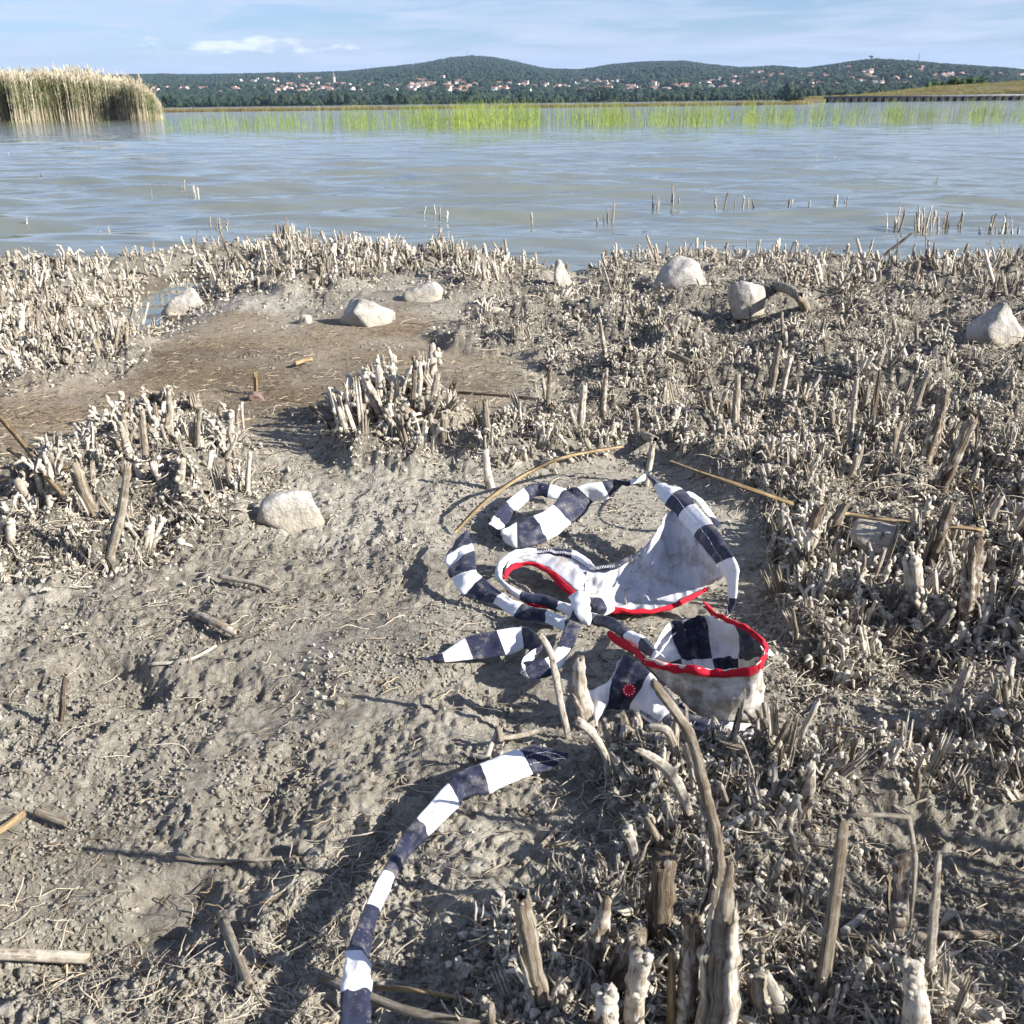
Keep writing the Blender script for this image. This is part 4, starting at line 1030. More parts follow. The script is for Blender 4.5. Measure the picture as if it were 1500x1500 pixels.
# ------------------------------------------------------------------ crumbs, curls and fibres of the shore litter
def crumb_proto(seed, sub=2):
    mb = MB(); rs = random.Random(seed)
    mb.lump((0, 0, 0.1), 1.0, 0, seed, sub, 0.75, 1.9, (1, rs.uniform(0.7, 1.0), rs.uniform(0.55, 0.9)))
    return mb
CR_MUD = [crumb_proto(s).mesh('mud_crumb', [M['mud']]) for s in range(1, 7)]
CR_PALE = [crumb_proto(s + 20).mesh('pale_crumb', [M['crust']], smooth=False) for s in range(1, 6)]
def curl_proto(seed, kind):
    mb = MB(); rs = random.Random(seed * 3 + kind); pts = []; x = y = z = 0.0; a = rs.uniform(0.0, 1.0); b = rs.uniform(-0.6, 0.6); n = 7
    for i in range(n):
        pts.append((x, y, z)); x += math.cos(a) * math.cos(b) * 0.17; y += math.sin(b) * 0.17; z += math.sin(a) * 0.17
        a += rs.uniform(-0.38, 0.2); b += rs.gauss(0, 0.2)
    if kind == 0:                              # shred of sheath
        w = rs.uniform(0.07, 0.16)
        mb.strip(pts, [w * .5, w, w * .8, w * .9, w * .7, w * .5, w * .1], (rs.uniform(-.6, .6), rs.uniform(-.6, .6), 1), 0.02, 0, rs.uniform(-.3, .3))
        if rs.random() < 0.6: mb.strip([(p[0] * 0.8, p[1] + 0.05 + 0.02 * i, p[2] * 0.6) for i, p in enumerate(pts)], [w * .4] * 6 + [0.01], (0, .4, 1), 0.015, 0)
    elif kind == 1:                            # string of crusted lumps
        for i in range(0, n, 1):
            mb.lump((pts[i][0] * .7 + rs.uniform(-.06, .06), pts[i][1] * .7 + rs.uniform(-.08, .08), pts[i][2] * .7), rs.uniform(0.06, 0.15), 0, seed * 7 + i, 1, 0.7, 2.4, (1, 1, rs.uniform(.7, 1.4)))
    else:                                      # bent flake
        for k in range(2):
            w = rs.uniform(0.2, 0.42); o = rs.uniform(-.15, .15)
            mb.strip([(p[0] * 0.55 - .2, p[1] * .5 + o, p[2] * .6 + k * .05) for p in pts], [w * rs.uniform(.3, 1) for _ in range(n)], (rs.uniform(-.4, .4), rs.uniform(-.4, .4), 1), 0.035, 0, rs.uniform(-.25, .25))
    return mb
CURLS = [curl_proto(s, 0).mesh('crust_shred', [M['crust']]) for s in range(1, 8)] + [curl_proto(s, 1).mesh('crust_lumps', [M['crust']], smooth=False) for s in range(1, 3)] \
    + [curl_proto(s, 2).mesh('crust_flake', [M['crust']], smooth=False) for s in range(1, 4)] + [curl_proto(s + 30, 0).mesh('reed_shred', [M['stalk']]) for s in range(1, 5)]
def fibre_proto(seed, m, wav=0.5, r0=0.006, r1=0.013):
    mb = MB(); rs = random.Random(seed); pts = []; x = y = z = 0.0; a = rs.uniform(-.4, .4); n = 7
    for i in range(n):
        pts.append((x - 0.5, y, z)); x += math.cos(a) / (n - 1); y += math.sin(a) / (n - 1); z = 0.10 * math.sin(math.pi * (i + 1) / n) * rs.uniform(0, 1); a += rs.gauss(0, wav)
    r = rs.uniform(r0, r1)
    mb.tube(pts, [r, r, r, r, r, r, r * .4], 4, 0, 0.7, False)
    return mb.mesh('fibre', [m])
M['fibre'] = m_plain('root_fibre', (0.44, 0.385, 0.30), 0.95, 0.3, 120)
M['fibre_dark'] = m_plain('dark_root', (0.075, 0.055, 0.038), 0.95, 0.3, 120)
M['litter_a'] = m_leaf('litter_straw', [(0.0, (0.08, 0.057, 0.036)), (0.4, (0.19, 0.145, 0.095)), (0.75, (0.32, 0.26, 0.175)), (1.0, (0.52, 0.445, 0.32))])
FIB = [fibre_proto(s, M['fibre'], w) for s, w in ((1, .2), (2, .5), (3, .8), (4, .35), (5, .9))] + [fibre_proto(9, M['fibre_dark'], .6), fibre_proto(10, M['fibre_dark'], .3)]
LIT = [fibre_proto(20 + s, M['litter_a'], w, 0.02, 0.045) for s, w in ((1, .12), (2, .25), (3, .4), (4, .15))]

def sample(n, y0=352, y1=1580):
    px = rng.uniform(-190, 1690, n); py = rng.uniform(y0, y1, n)
    q = P(px, py, -0.01); x, y = q[:, 0], q[:, 1]
    z, S, L, Wt = ground(x, y, True)
    return x, y, z, S, L, Wt
def lay(name, label, protos, n, prob, size, up=0.0, flat=None, y0=352, rz=None, lift=0.25, thin=0):
    x, y, z, S, L, Wt = sample(n, y0)
    ok = (rng.uniform(0, 1, n) < prob(x, y, S, L)) & (z > ZW - 0.01)
    x, y, z = x[ok], y[ok], z[ok]; k = len(x)
    dist = np.sqrt(x * x + y * y + 0.56)
    s = np.maximum(size(k, S[ok]), 0)
    s = np.maximum(s, dist * 0.0011 * rng.uniform(0.8, 1.6, k)) if up == 0 else s
    rx = rng.normal(0, flat, k) if flat is not None else rng.uniform(0, 6.28, k)
    ry = rng.normal(0, flat, k) if flat is not None else rng.uniform(0, 6.28, k)
    rzv = rng.uniform(0, 6.28, k) if rz is None else rng.normal(0, rz, k) + np.pi * rng.integers(0, 2, k)
    scatter(name, label, protos, np.stack([x, y, z + s * lift], -1), rng.integers(0, len(protos), k), np.stack([rx, ry, rzv], -1), v3(s) if thin == 0 else np.stack([s, s * np.clip(dist / thin, 1, 4), s * np.clip(dist / thin, 1, 4)], -1))
cl = lambda x, y, s=500, f=7: 0.5 + 0.5 * noise2(x * f, y * f, s) + 0.35 * noise2(x * f * 2.7, y * f * 2.7, s + 1)
lay('mud_crumbs', 'crumbs of dried grey mud strewn over the shore', CR_MUD, 85000, lambda x, y, S, L: np.clip((cl(x, y) - 0.35) * 1.6, 0.03, 1) * np.clip(1 - 1.3 * L, 0.02, 1) * (1 - 0.4 * S),
    lambda k, S: 0.0010 + 0.0028 * rng.uniform(0, 1, k) ** 2.6 + 0.003 * (rng.uniform(0, 1, k) > 0.993))
lay('mud_clods', 'lumpy clods of trodden grey mud', CR_MUD, 1300, lambda x, y, S, L: np.clip((cl(x, y, 540, 5) - 0.62) * 1.6, 0, 1) * (1 - L) * (y < 1.25) * (1 - 0.7 * S) + 0.7 * ell(x, y, 230, 1450, 0.2, 0.09),
    lambda k, S: 0.005 + 0.006 * rng.uniform(0, 1, k) ** 2, up=1, lift=0.0)
lay('crust_crumbs', 'pale crumbs of crusted mud among the reed stubs', CR_PALE, 90000, lambda x, y, S, L: np.clip(S * np.interp(y, [1.2, 2.2], [0.4, 0.85]) + 0.10 * (cl(x, y, 510) > 0.75), 0, 1) * np.clip(1 - 1.3 * L, 0, 1),
    lambda k, S: 0.0012 + 0.0042 * rng.uniform(0, 1, k) ** 2.4 + 0.003 * (rng.uniform(0, 1, k) > 0.98))
lay('crust_curls', 'curled scraps of pale crusted reed sheath in the stubble', CURLS, 120000, lambda x, y, S, L: np.clip(S * 1.0 * np.clip(cl(x, y, 520, 4) * 1.3 + 0.05, 0.12, 1), 0, 1),
    lambda k, S: 0.010 + 0.034 * rng.uniform(0, 1, k) ** 2.2, up=1, lift=0.06)
lay('root_fibres', 'thin dry root fibres scattered over the mud', FIB, 80000, lambda x, y, S, L: np.clip(0.10 + 0.5 * S + 0.35 * (cl(x, y, 530, 4) - 0.7), 0.02, 1) * (1 - 0.6 * L),
    lambda k, S: 0.022 + 0.040 * rng.uniform(0, 1, k) ** 1.6, up=1, flat=0.22, lift=0.04, thin=1.1)
lay('reed_litter', 'mat of short brown reed litter on the flat mud', LIT, 170000, lambda x, y, S, L: np.clip(L * 1.0 + 0.02, 0, 1),
    lambda k, S: 0.012 + 0.024 * rng.uniform(0, 1, k) ** 2, up=1, flat=0.12, y0=430, rz=0.8, lift=0.03)

# tall dry reeds added out of view on the right, to shade the right foreground
TH = [blades_proto('unseen_shade_reed', 70 + i, 7, 0.5, 0.05, 0.010, lambda r, l: 0, [M['stalk']], 0.10, 0) for i in range(3)]
k = 8
tx = rng.uniform(0.80, 1.25, k); ty = rng.uniform(0.30, 0.80, k)
scatter('unseen_shade_reeds', 'unseen tall dry reeds right of the view, added for their shade', TH, np.stack([tx, ty, ground(tx, ty)], -1), rng.integers(0, 3, k), np.stack([0 * tx, 0 * tx, rng.uniform(0, 6.28, k)], -1), v3(rng.uniform(0.6, 1.1, k)))

# ------------------------------------------------------------------ stones
def stone(px, py, wpx, hpx, label, seed, deep=0.8, facets=11, matname='stone', sink=0.25, rotz=0.0):
    """px, py is the middle of the stone's foot"""
    g = G(px, py); dist = float((g - EYE) @ F_)
    w = wpx * dist / 1500; h = 0.86 * hpx * dist / 1500 / math.cos(0.4)
    bm = bmesh.new(); bmesh.ops.create_icosphere(bm, subdivisions=4, radius=1.0)
    rs = random.Random(seed)
    pl = []
    for k in range(facets):
        n = Vector((rs.gauss(0, 1), rs.gauss(0, 1), rs.gauss(0.25, 0.8))).normalized(); pl.append((n, rs.uniform(0.50, 0.82)))
    for v in bm.verts:
        d = v.co.normalized(); r = 1.0
        for n, c in pl:
            q = d.dot(n)
            if q > 1e-3: r = min(r, c / q)
        r *= 1 + 0.09 * mnoise.noise(d * 2.3 + Vector((seed, 0, 0))) + 0.045 * mnoise.noise(d * 7 + Vector((0, seed, 0))) + 0.02 * mnoise.noise(d * 19)
        v.co = d * r
    ext = [max(abs(v.co[i]) for v in bm.verts) for i in range(3)]
    for v in bm.verts:
        v.co = Vector((v.co.x / ext[0] * w / 2, v.co.y / ext[1] * w * deep / 2, v.co.z / ext[2] * h * (0.5 + sink) ))
        v.co.z += h * (0.5 - sink)
    m = bpy.data.meshes.new('stone'); bm.to_mesh(m); bm.free()
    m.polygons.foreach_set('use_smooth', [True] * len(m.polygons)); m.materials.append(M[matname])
    o = bpy.data.objects.new('stone', m); COL.objects.link(o); o.location = (g[0], g[1] + w * deep * 0.25, g[2] - 0.08 * h); o.rotation_euler = (0, 0, rotz)
    tag(o, label, 'stone')
    return o
stone(425, 772, 104, 62, 'pale limestone lying on the mud right of the left reed clump', 3, 0.7, 6, rotz=0.2)
stone(536, 476, 84, 50, 'broad angular pale stone at the far edge of the brown litter', 14, 0.8, 8, rotz=0.4)
stone(616, 440, 66, 36, 'flat layered pale slab on the shore beside the reed stubs', 21, 0.7, 9)
stone(270, 460, 72, 44, 'pale rounded stone just below the small pool on the left', 9, 0.7)
stone(130, 455, 40, 26, 'small half-buried pale stone at far left among stubs', 4, 0.8)
stone(822, 424, 38, 50, 'upright pale stone at the inlet of the water', 12, 0.8)
stone(998, 428, 90, 58, 'wedge-shaped pale stone at the water edge, left of the round one', 17, 0.7, 5)
stone(1093, 450, 62, 48, 'round pale boulder at the water edge beside a curved root', 18, 0.9, 12)
stone(1456, 504, 88, 74, 'pitted grey stone at the right edge of the stubble', 25, 0.8)
stone(1316, 796, 140, 30, 'flat cracked pale slab under a yellow straw in the stubble', 31, 0.75, 9, sink=0.4)
stone(375, 588, 30, 16, 'small reddish-brown stone under a short upright stick', 6, 0.8, 7, 'stone_brown')
stone(446, 474, 24, 15, 'tiny pale stone on the brown litter flat', 36, 0.9)
stone(716, 464, 46, 16, 'low flat stone half hidden among stubs in the middle', 41, 0.8, 5)
stone(917, 815, 30, 24, 'small square grey flake propped behind the pale lining', 44, 0.4, 4)

# ------------------------------------------------------------------ single stalks, sticks and straws
def wm_(w, p): return w * float((np.asarray(p) - EYE) @ F_) / 1500
def stalk(label, pts, wid, m='stalk', name='reed_stalk', lean=0.0, sheaths=0, hollow=False, jag=0.25, lump=0.12, flat=1.0, seed=1, cat='reed stalk', crust=0, side=0.0):
    g = G(*pts[0]); n = len(pts); path = []; rad = []
    for i, (a, b) in enumerate(pts):
        path.append(V(a, b, g[1] + lean * i / max(1, n - 1)))
    path = catmull(path, 7)
    ws = np.interp(np.linspace(0, 1, len(path)), np.linspace(0, 1, len(wid)), wid)
    rad = [wm_(w, p) / 2 for w, p in zip(ws, path)]
    path[0] = g
    kr = random.Random(seed * 17)
    acc = 0.0; nxt = kr.uniform(0.05, 0.09)
    for i in range(1, len(path) - 1):          # joints of the reed: a narrow swollen ring and a slight kink
        acc += float(np.linalg.norm(path[i] - path[i - 1]))
        path[i] = path[i] + np.array([kr.gauss(0, 0.06), kr.gauss(0, 0.06), 0]) * rad[i]
        if acc > nxt: rad[i] *= 1.22; acc = 0.0; nxt = kr.uniform(0.06, 0.11)
    path = [path[0] + np.array([0, 0, -0.025])] + list(path); rad = [rad[0]] + rad
    base = Vector(g)
    loc = [Vector(p) - base for p in path]
    root = empty(name, base)
    mats = [M[m], M['crust'], M['hollow']]
    mb = MB(); mb.tube(loc, rad, 18, 0, flat, True, jag * rad[-1] * 3, hollow, lump, seed, None, 0.11)
    mb.child('stem', mats, root)
    rs = random.Random(seed)
    for k in range(sheaths):
        a = rs.uniform(2.2, 5.4); c, s = math.cos(a), math.sin(a); frac = rs.uniform(0.45, 0.95); nn = max(4, int(len(loc) * frac)); pp = []; ww = []
        for i in range(nn):
            t = i / (nn - 1); r = rad[i]
            pp.append(loc[i] + Vector((c, s, 0)) * (r * 1.03 + max(0, t - .6) * rad[0] * rs.uniform(0.5, 1.6))); ww.append(rad[i] * (1.5 if t < .75 else 1.5 * (1 - t) * 4 * 0.8 + 0.1))
        sb = MB(); sb.strip(pp, ww, (c, s, 0.01), 0.0012, 0, 0.2)
        sb.child('sheath', mats, root)
    if crust:
        cb = MB()
        for k in range(crust):
            t = 1 - rs.uniform(0, 1) ** 2 * 0.5; i = min(len(loc) - 1, int(t * len(loc))); a = rs.uniform(0, 6.28)
            cb.lump(loc[i] + Vector((math.cos(a), math.sin(a), 0)) * rad[i] * 0.8, rad[i] * rs.uniform(0.25, 0.55), 1, seed * 5 + k, 2, 0.7, 2.6)
        cb.child('crust', mats, root)
    tag(root, label, cat)
    return root
def stick(label, pts, wid, m='stalk', name='reed_stick', lift=0.004, flat=1.0, lump=0.12, cat='stick', z=None, seed=1, node=False):
    """a stick or straw lying on the ground"""
    gs = [G(*p) for p in pts]; n = len(pts)
    z0, z1 = gs[0][2], gs[-1][2]; path = []
    for i, p in enumerate(pts):
        zz = z0 + (z1 - z0) * i / (n - 1)
        zz = max(zz, gs[i][2] - 0.004) if 0 < i < n - 1 else zz
        w = wm_(wid, gs[i])
        path.append(P(p[0], p[1], zz + lift + w * 0.5 * flat + (z[i] if z else 0)))
    path = catmull(path, 5); rad = [wm_(wid, p) / 2 for p in path]
    base = Vector(path[0]); mb = MB()
    loc = [Vector(p) - base for p in path]
    if flat < 0.4: mb.strip(loc, [r * 2 for r in rad], (0, -0.5, 0.8), 0.0012, 0, 0.12)
    else: mb.tube(loc, [r * (1 + (0.25 if node and i % 7 == 3 else 0)) for i, r in enumerate(rad)], 12, 0, flat, True, rad[-1] * 0.4, m != 'straw', lump, seed, None, 0.10)
    o = mb.obj(name, [M[m], M['crust'], M['hollow']]); o.location = base
    tag(o, label, cat)
    return o
S = stalk
# the stand of thick stalks in the foreground
S('tallest curved brown stalk rising across the red-rimmed pouch', [(1030, 1350), (1047, 1300), (1053, 1260), (1047, 1215), (1033, 1160), (1013, 1083), (987, 1040), (957, 1000)], [17, 18, 18, 17, 17, 16, 15, 12], 'stalk', lean=-0.05, sheaths=1, seed=3, crust=3)
S('thick orange-topped stub left of the big pale sheath', [(1006, 1480), (1010, 1420), (1018, 1348)], [30, 29, 26], 'stalk_dark', hollow=True, sheaths=2, seed=5)
S('broad pale reed sheath tapering to a point at bottom centre', [(1050, 1520), (1055, 1430), (1060, 1350), (1066, 1300), (1070, 1262)], [46, 44, 34, 16, 8], 'stalk', sheaths=3, flat=0.6, seed=7)
S('stout leaning grey stub nearest the loose strap', [(797, 1478), (783, 1420), (772, 1360), (763, 1312)], [24, 26, 26, 25], 'stalk', hollow=True, sheaths=1, seed=9, crust=3)
S('slim pointed stub between the leaning grey and the orange-topped ones', [(866, 1445), (873, 1395), (882, 1350), (889, 1314)], [26, 28, 24, 8], 'stalk_dark', sheaths=2, flat=0.7, seed=11)
S('dark split stub leaning right beside the slim pointed one', [(893, 1448), (912, 1410), (934, 1366)], [30, 28, 24], 'stalk_dark', sheaths=2, seed=13)
S('white-headed crusted stub at the bottom edge', [(926, 1510), (932, 1455), (940, 1398)], [30, 28, 32], 'stalk', seed=15, crust=9)
S('thin yellowish straw standing at the bottom edge', [(983, 1510), (984, 1450), (983, 1392)], [14, 13, 6], 'straw', seed=17, cat='straw')
S('squat grey stump cut by the bottom edge', [(890, 1530), (889, 1490), (889, 1455)], [34, 33, 30], 'stalk', seed=19, crust=4, sheaths=1)
S('split twin-blade stub behind the orange-topped one', [(967, 1395), (969, 1340), (974, 1256)], [24, 32, 36], 'stalk_dark', sheaths=3, flat=0.6, seed=21)
S('short stump right of the big pale sheath', [(1122, 1510), (1113, 1470), (1107, 1428)], [30, 28, 26], 'stalk', seed=23, crust=7)
S('narrow flat stub leaning beside the short stump', [(1150, 1500), (1137, 1460), (1121, 1424)], [24, 22, 12], 'stalk', flat=0.5, seed=25)
S('thin speckled stick standing in front of the tied strap loop', [(833, 1082), (823, 1037), (814, 991), (805, 953), (791, 930)], [9, 10, 10, 9, 8], 'stalk', seed=27, cat='stick')
S('blunt upright stub left of the flap with the red emblem', [(866, 1062), (856, 1030), (849, 1000), (850, 964)], [22, 24, 21, 13], 'stalk', seed=29, sheaths=1)
S('pale bent straw arching below the blunt stub', [(895, 1148), (887, 1108), (869, 1076), (846, 1056)], [7, 10, 12, 13], 'stalk', seed=31, cat='straw', lean=-0.03)
S('thick-ended stub leaning left under the white panel', [(932, 1108), (922, 1080), (908, 1047)], [20, 19, 16], 'stalk', seed=33, crust=2)
S('long curved sheath arching right below the white panel', [(1011, 1205), (1000, 1165), (980, 1130), (955, 1110), (932, 1098)], [12, 16, 17, 16, 10], 'stalk', seed=35, flat=0.5, lean=-0.05)
S('knobbly white crusted stub below the blunt stub', [(900, 1108), (898, 1085), (892, 1060)], [22, 24, 20], 'stalk', seed=37, crust=10)
S('small whitish crusted twig ending in a knob, below the pouch', [(992, 1130), (988, 1095), (975, 1068), (950, 1066)], [9, 11, 13, 12], 'stalk', seed=39, crust=5)
S('white gnarled crusted sprig in the middle of the foreground', [(932, 1270), (926, 1235), (916, 1212)], [11, 15, 22], 'stalk', seed=41, crust=8)
S('dark upright flat stub under the square arch', [(1316, 1358), (1319, 1300), (1322, 1252)], [26, 27, 24], 'stalk_dark', flat=0.4, seed=43, sheaths=1)
S('white crusted stub in front of the dark flat one', [(1312, 1372), (1315, 1350), (1318, 1332)], [22, 26, 22], 'stalk', seed=45, crust=7)
S('thin straight stick right of the square arch', [(1360, 1450), (1366, 1360), (1375, 1253)], [16, 13, 9], 'stalk', seed=47, flat=0.5, cat='stick')
S('big white crusted stub at the lower right', [(1345, 1520), (1342, 1470), (1336, 1415)], [40, 34, 26], 'stalk', seed=49, crust=12)
S('curled brown husk at the right end of the lying stick', [(1380, 1375), (1386, 1350), (1396, 1337), (1408, 1362)], [11, 12, 11, 9], 'stalk_dark', seed=51)
S('thin dark straw leaning right out of the lake edge at right', [(1283, 384), (1310, 362), (1337, 341)], [4, 4, 3], 'stalk_dark', seed=53, cat='straw')
# square arch: one flat stalk folded twice
gA = G(1200, 1479); YA = gA[1]
arch = [gA + np.array([0, 0, -.02])] + [V(a, b, YA) for a, b in ((1200, 1479), (1218, 1350), (1228, 1275), (1236, 1204))]
e = empty('bent_reed', gA); b_ = Vector(gA)
mb = MB(); mb.tube([Vector(p) - b_ for p in arch], [wm_(w, p) / 2 for w, p in zip((24, 24, 22, 19, 16), arch)], 8, 0, 0.45, True, 0.0, False, 0.1, 3); mb.child('upright', STALKS, e)
pp = [V(a, b, YA) for a, b in ((1234, 1196), (1265, 1193), (1300, 1194), (1331, 1197))]
mb = MB(); mb.tube([Vector(p) - b_ for p in pp], [wm_(9, p) / 2 for p in pp], 8, 0, 0.6, True, 0, False, 0.1, 4); mb.child('crosspiece', STALKS, e)
pp = [V(a, b, YA + 0.01) for a, b in ((1330, 1195), (1335, 1220), (1341, 1258), (1339, 1300), (1333, 1360))]
mb = MB(); mb.tube([Vector(p) - b_ for p in pp], [wm_(w, p) / 2 for w, p in zip((9, 8, 8, 7, 5), pp)], 8, 0, 0.6, True, 0, False, 0.1, 5); mb.child('downstroke', STALKS, e)
tag(e, 'flat reed stalk folded into a square arch at lower right', 'reed stalk')
# stalks in the field on the right
for k, (lab, pts, w, m_) in enumerate([
    ('thick brown stub leaning right, rightmost of the leaning pair', [(1380, 708), (1402, 662), (1425, 612)], [19, 18, 15], 'stalk_dark'),
    ('thick brown stub leaning right, left one of the leaning pair', [(1354, 682), (1372, 625), (1386, 570)], [20, 17, 12], 'stalk_dark'),
    ('slender tan stub leaning right behind the thick pair', [(1328, 622), (1346, 580), (1361, 542)], [10, 11, 7], 'stalk'),
    ('short tan stub just left of the slender leaning one', [(1324, 606), (1330, 575), (1335, 550)], [9, 9, 7], 'stalk'),
    ('thin dark upright stick in the middle of the right field', [(1274, 634), (1282, 590), (1289, 543)], [9, 8, 5], 'stalk_dark'),
    ('pale straight stub left of the thin dark stick', [(1245, 648), (1250, 600), (1255, 552)], [9, 8, 8], 'stalk'),
    ('short dark stub leaning right behind the stubble curls', [(1170, 602), (1186, 575), (1202, 550)], [9, 8, 5], 'stalk_dark'),
    ('tall pale stalk standing alone below the curved root', [(1127, 596), (1134, 545), (1142, 500)], [9, 10, 6], 'stalk'),
    ('short pale stub right of the lone tall pale stalk', [(1147, 570), (1152, 545), (1158, 522)], [8, 8, 6], 'stalk'),
    ('pale ribbed stub behind the apex of the swimwear', [(1077, 615), (1079, 580), (1081, 547)], [12, 10, 7], 'stalk'),
    ('thin curved pale straw left of the pale ribbed stub', [(1050, 622), (1042, 598), (1039, 576)], [6, 6, 5], 'stalk'),
    ('dark leaning stub standing on the flat cracked slab', [(1364, 814), (1378, 778), (1394, 738)], [18, 17, 14], 'stalk_dark'),
    ('grey flat stub at the right end of the yellow straw', [(1443, 778), (1455, 752), (1467, 727)], [11, 11, 9], 'stalk'),
    ('broad split stump right of the waistband', [(1144, 798), (1146, 770), (1147, 746)], [20, 20, 18], 'stalk'),
    ('dark leaning stump behind the broad split stump', [(1180, 806), (1190, 772), (1202, 740)], [18, 17, 16], 'stalk_dark'),
    ('torn leaning husk left of the flat cracked slab', [(1212, 784), (1225, 762), (1242, 736)], [13, 17, 9], 'stalk'),
    ('thick dark-sided stump near the right edge', [(1418, 905), (1424, 845), (1430, 788)], [22, 22, 18], 'stalk_dark'),
    ('pale ribbed stump in the middle of the right field', [(1345, 885), (1340, 850), (1334, 815)], [26, 26, 22], 'stalk'),
    ('jointed pale stalk leaning right, low in the right field', [(1386, 1058), (1398, 1020), (1408, 1000), (1420, 974)], [11, 11, 12, 9], 'stalk'),
    ('tan stub at the right edge beside the jointed stalk', [(1473, 1026), (1477, 995), (1482, 966)], [11, 11, 10], 'stalk'),
    ('tiny white peg standing right of the pouch', [(1167, 924), (1164, 908), (1161, 890)], [6, 5, 5], 'stalk'),
    ('dark reddish stub in the hollow at right', [(1316, 1175), (1319, 1140), (1320, 1105)], [9, 9, 6], 'stalk_dark'),
    ('leaning pale stub right of the pouch bottom', [(1178, 1180), (1184, 1150), (1187, 1120)], [20, 19, 14], 'stalk'),
    ('thin dark stick standing alone between the mud flat and the field', [(803, 604), (804, 570), (806, 540)], [6, 5, 4], 'stalk_dark'),
    ('ribbed pale stub behind the swimwear loop', [(845, 652), (851, 610), (856, 562)], [10, 11, 9], 'stalk'),
    ('dark slim stub right of the ribbed pale one', [(884, 598), (886, 570), (889, 540)], [9, 7, 5], 'stalk_dark'),
    ('leaning dark stub in the middle field', [(888, 528), (883, 498), (878, 466)], [8, 6, 5], 'stalk_dark'),
    ('pale pointed stub above the yellow curved leaf', [(714, 642), (712, 615), (710, 586)], [12, 11, 7], 'stalk'),
    ('white twisted stub left of the swimwear loop', [(720, 716), (714, 690), (711, 660)], [12, 11, 8], 'stalk'),
    ('stalk that the swimwear strap hooks around', [(946, 712), (952, 680), (957, 648)], [10, 10, 8], 'stalk'),
    ('dark split stub on the left of the lone middle clump', [(562, 618), (550, 588), (537, 556)], [16, 14, 9], 'stalk_dark'),
    ('thin dark stub in the centre of the lone middle clump', [(603, 612), (606, 580), (608, 543)], [8, 7, 6], 'stalk_dark'),
    ('tan stub on the right of the lone middle clump', [(630, 600), (636, 575), (641, 546)], [10, 10, 8], 'stalk'),
    ('curved tan leaf leaning right out of the lone middle clump', [(612, 634), (632, 608), (644, 578)], [8, 9, 5], 'stalk'),
    ('tallest pale stub of the left clump', [(250, 650), (249, 610), (247, 570)], [10, 9, 6], 'stalk'),
    ('grey stub left of the tallest one in the left clump', [(232, 640), (229, 615), (226, 592)], [9, 8, 6], 'stalk'),
    ('twin grey stub further left in the left clump', [(213, 664), (210, 630), (207, 600)], [9, 9, 7], 'stalk'),
    ('dark leaning stub at the back of the left clump', [(190, 640), (185, 625), (180, 608)], [9, 9, 6], 'stalk_dark'),
    ('slim hook-topped stub at the right of the left clump', [(290, 660), (291, 625), (293, 597)], [8, 6, 7], 'stalk'),
    ('curled thin straw at the right side of the left clump', [(332, 670), (343, 650), (346, 637), (339, 634)], [5, 4, 4, 4], 'stalk'),
    ('short tan peg at the right end of the left clump', [(363, 716), (364, 690), (366, 662)], [7, 6, 6], 'stalk'),
    ('thick white leaning stub at the front of the left clump', [(136, 752), (120, 710), (107, 676)], [16, 16, 13], 'stalk'),
    ('bone-white bent stub in front of the left clump', [(162, 812), (178, 750), (187, 680)], [12, 12, 9], 'stalk'),
    ('forked white twig low in the left clump', [(178, 772), (162, 752), (146, 728)], [11, 10, 8], 'stalk'),
    ('short peg standing on the small reddish stone', [(375, 578), (374.5, 560), (374, 546)], [6, 6, 6], 'straw'),
    ('brown peg leaning in the trodden mud at far left', [(90, 1054), (93, 1020), (96, 988)], [9, 9, 7], 'stalk_dark'),
]):
    big = w[0] > 12
    stalk(lab, pts, w, m_, sheaths=2 if big else 1, hollow=k % 3 != 1, seed=60 + k, crust=3 if k % 2 else 0, cat='reed stub', name='reed_stub')
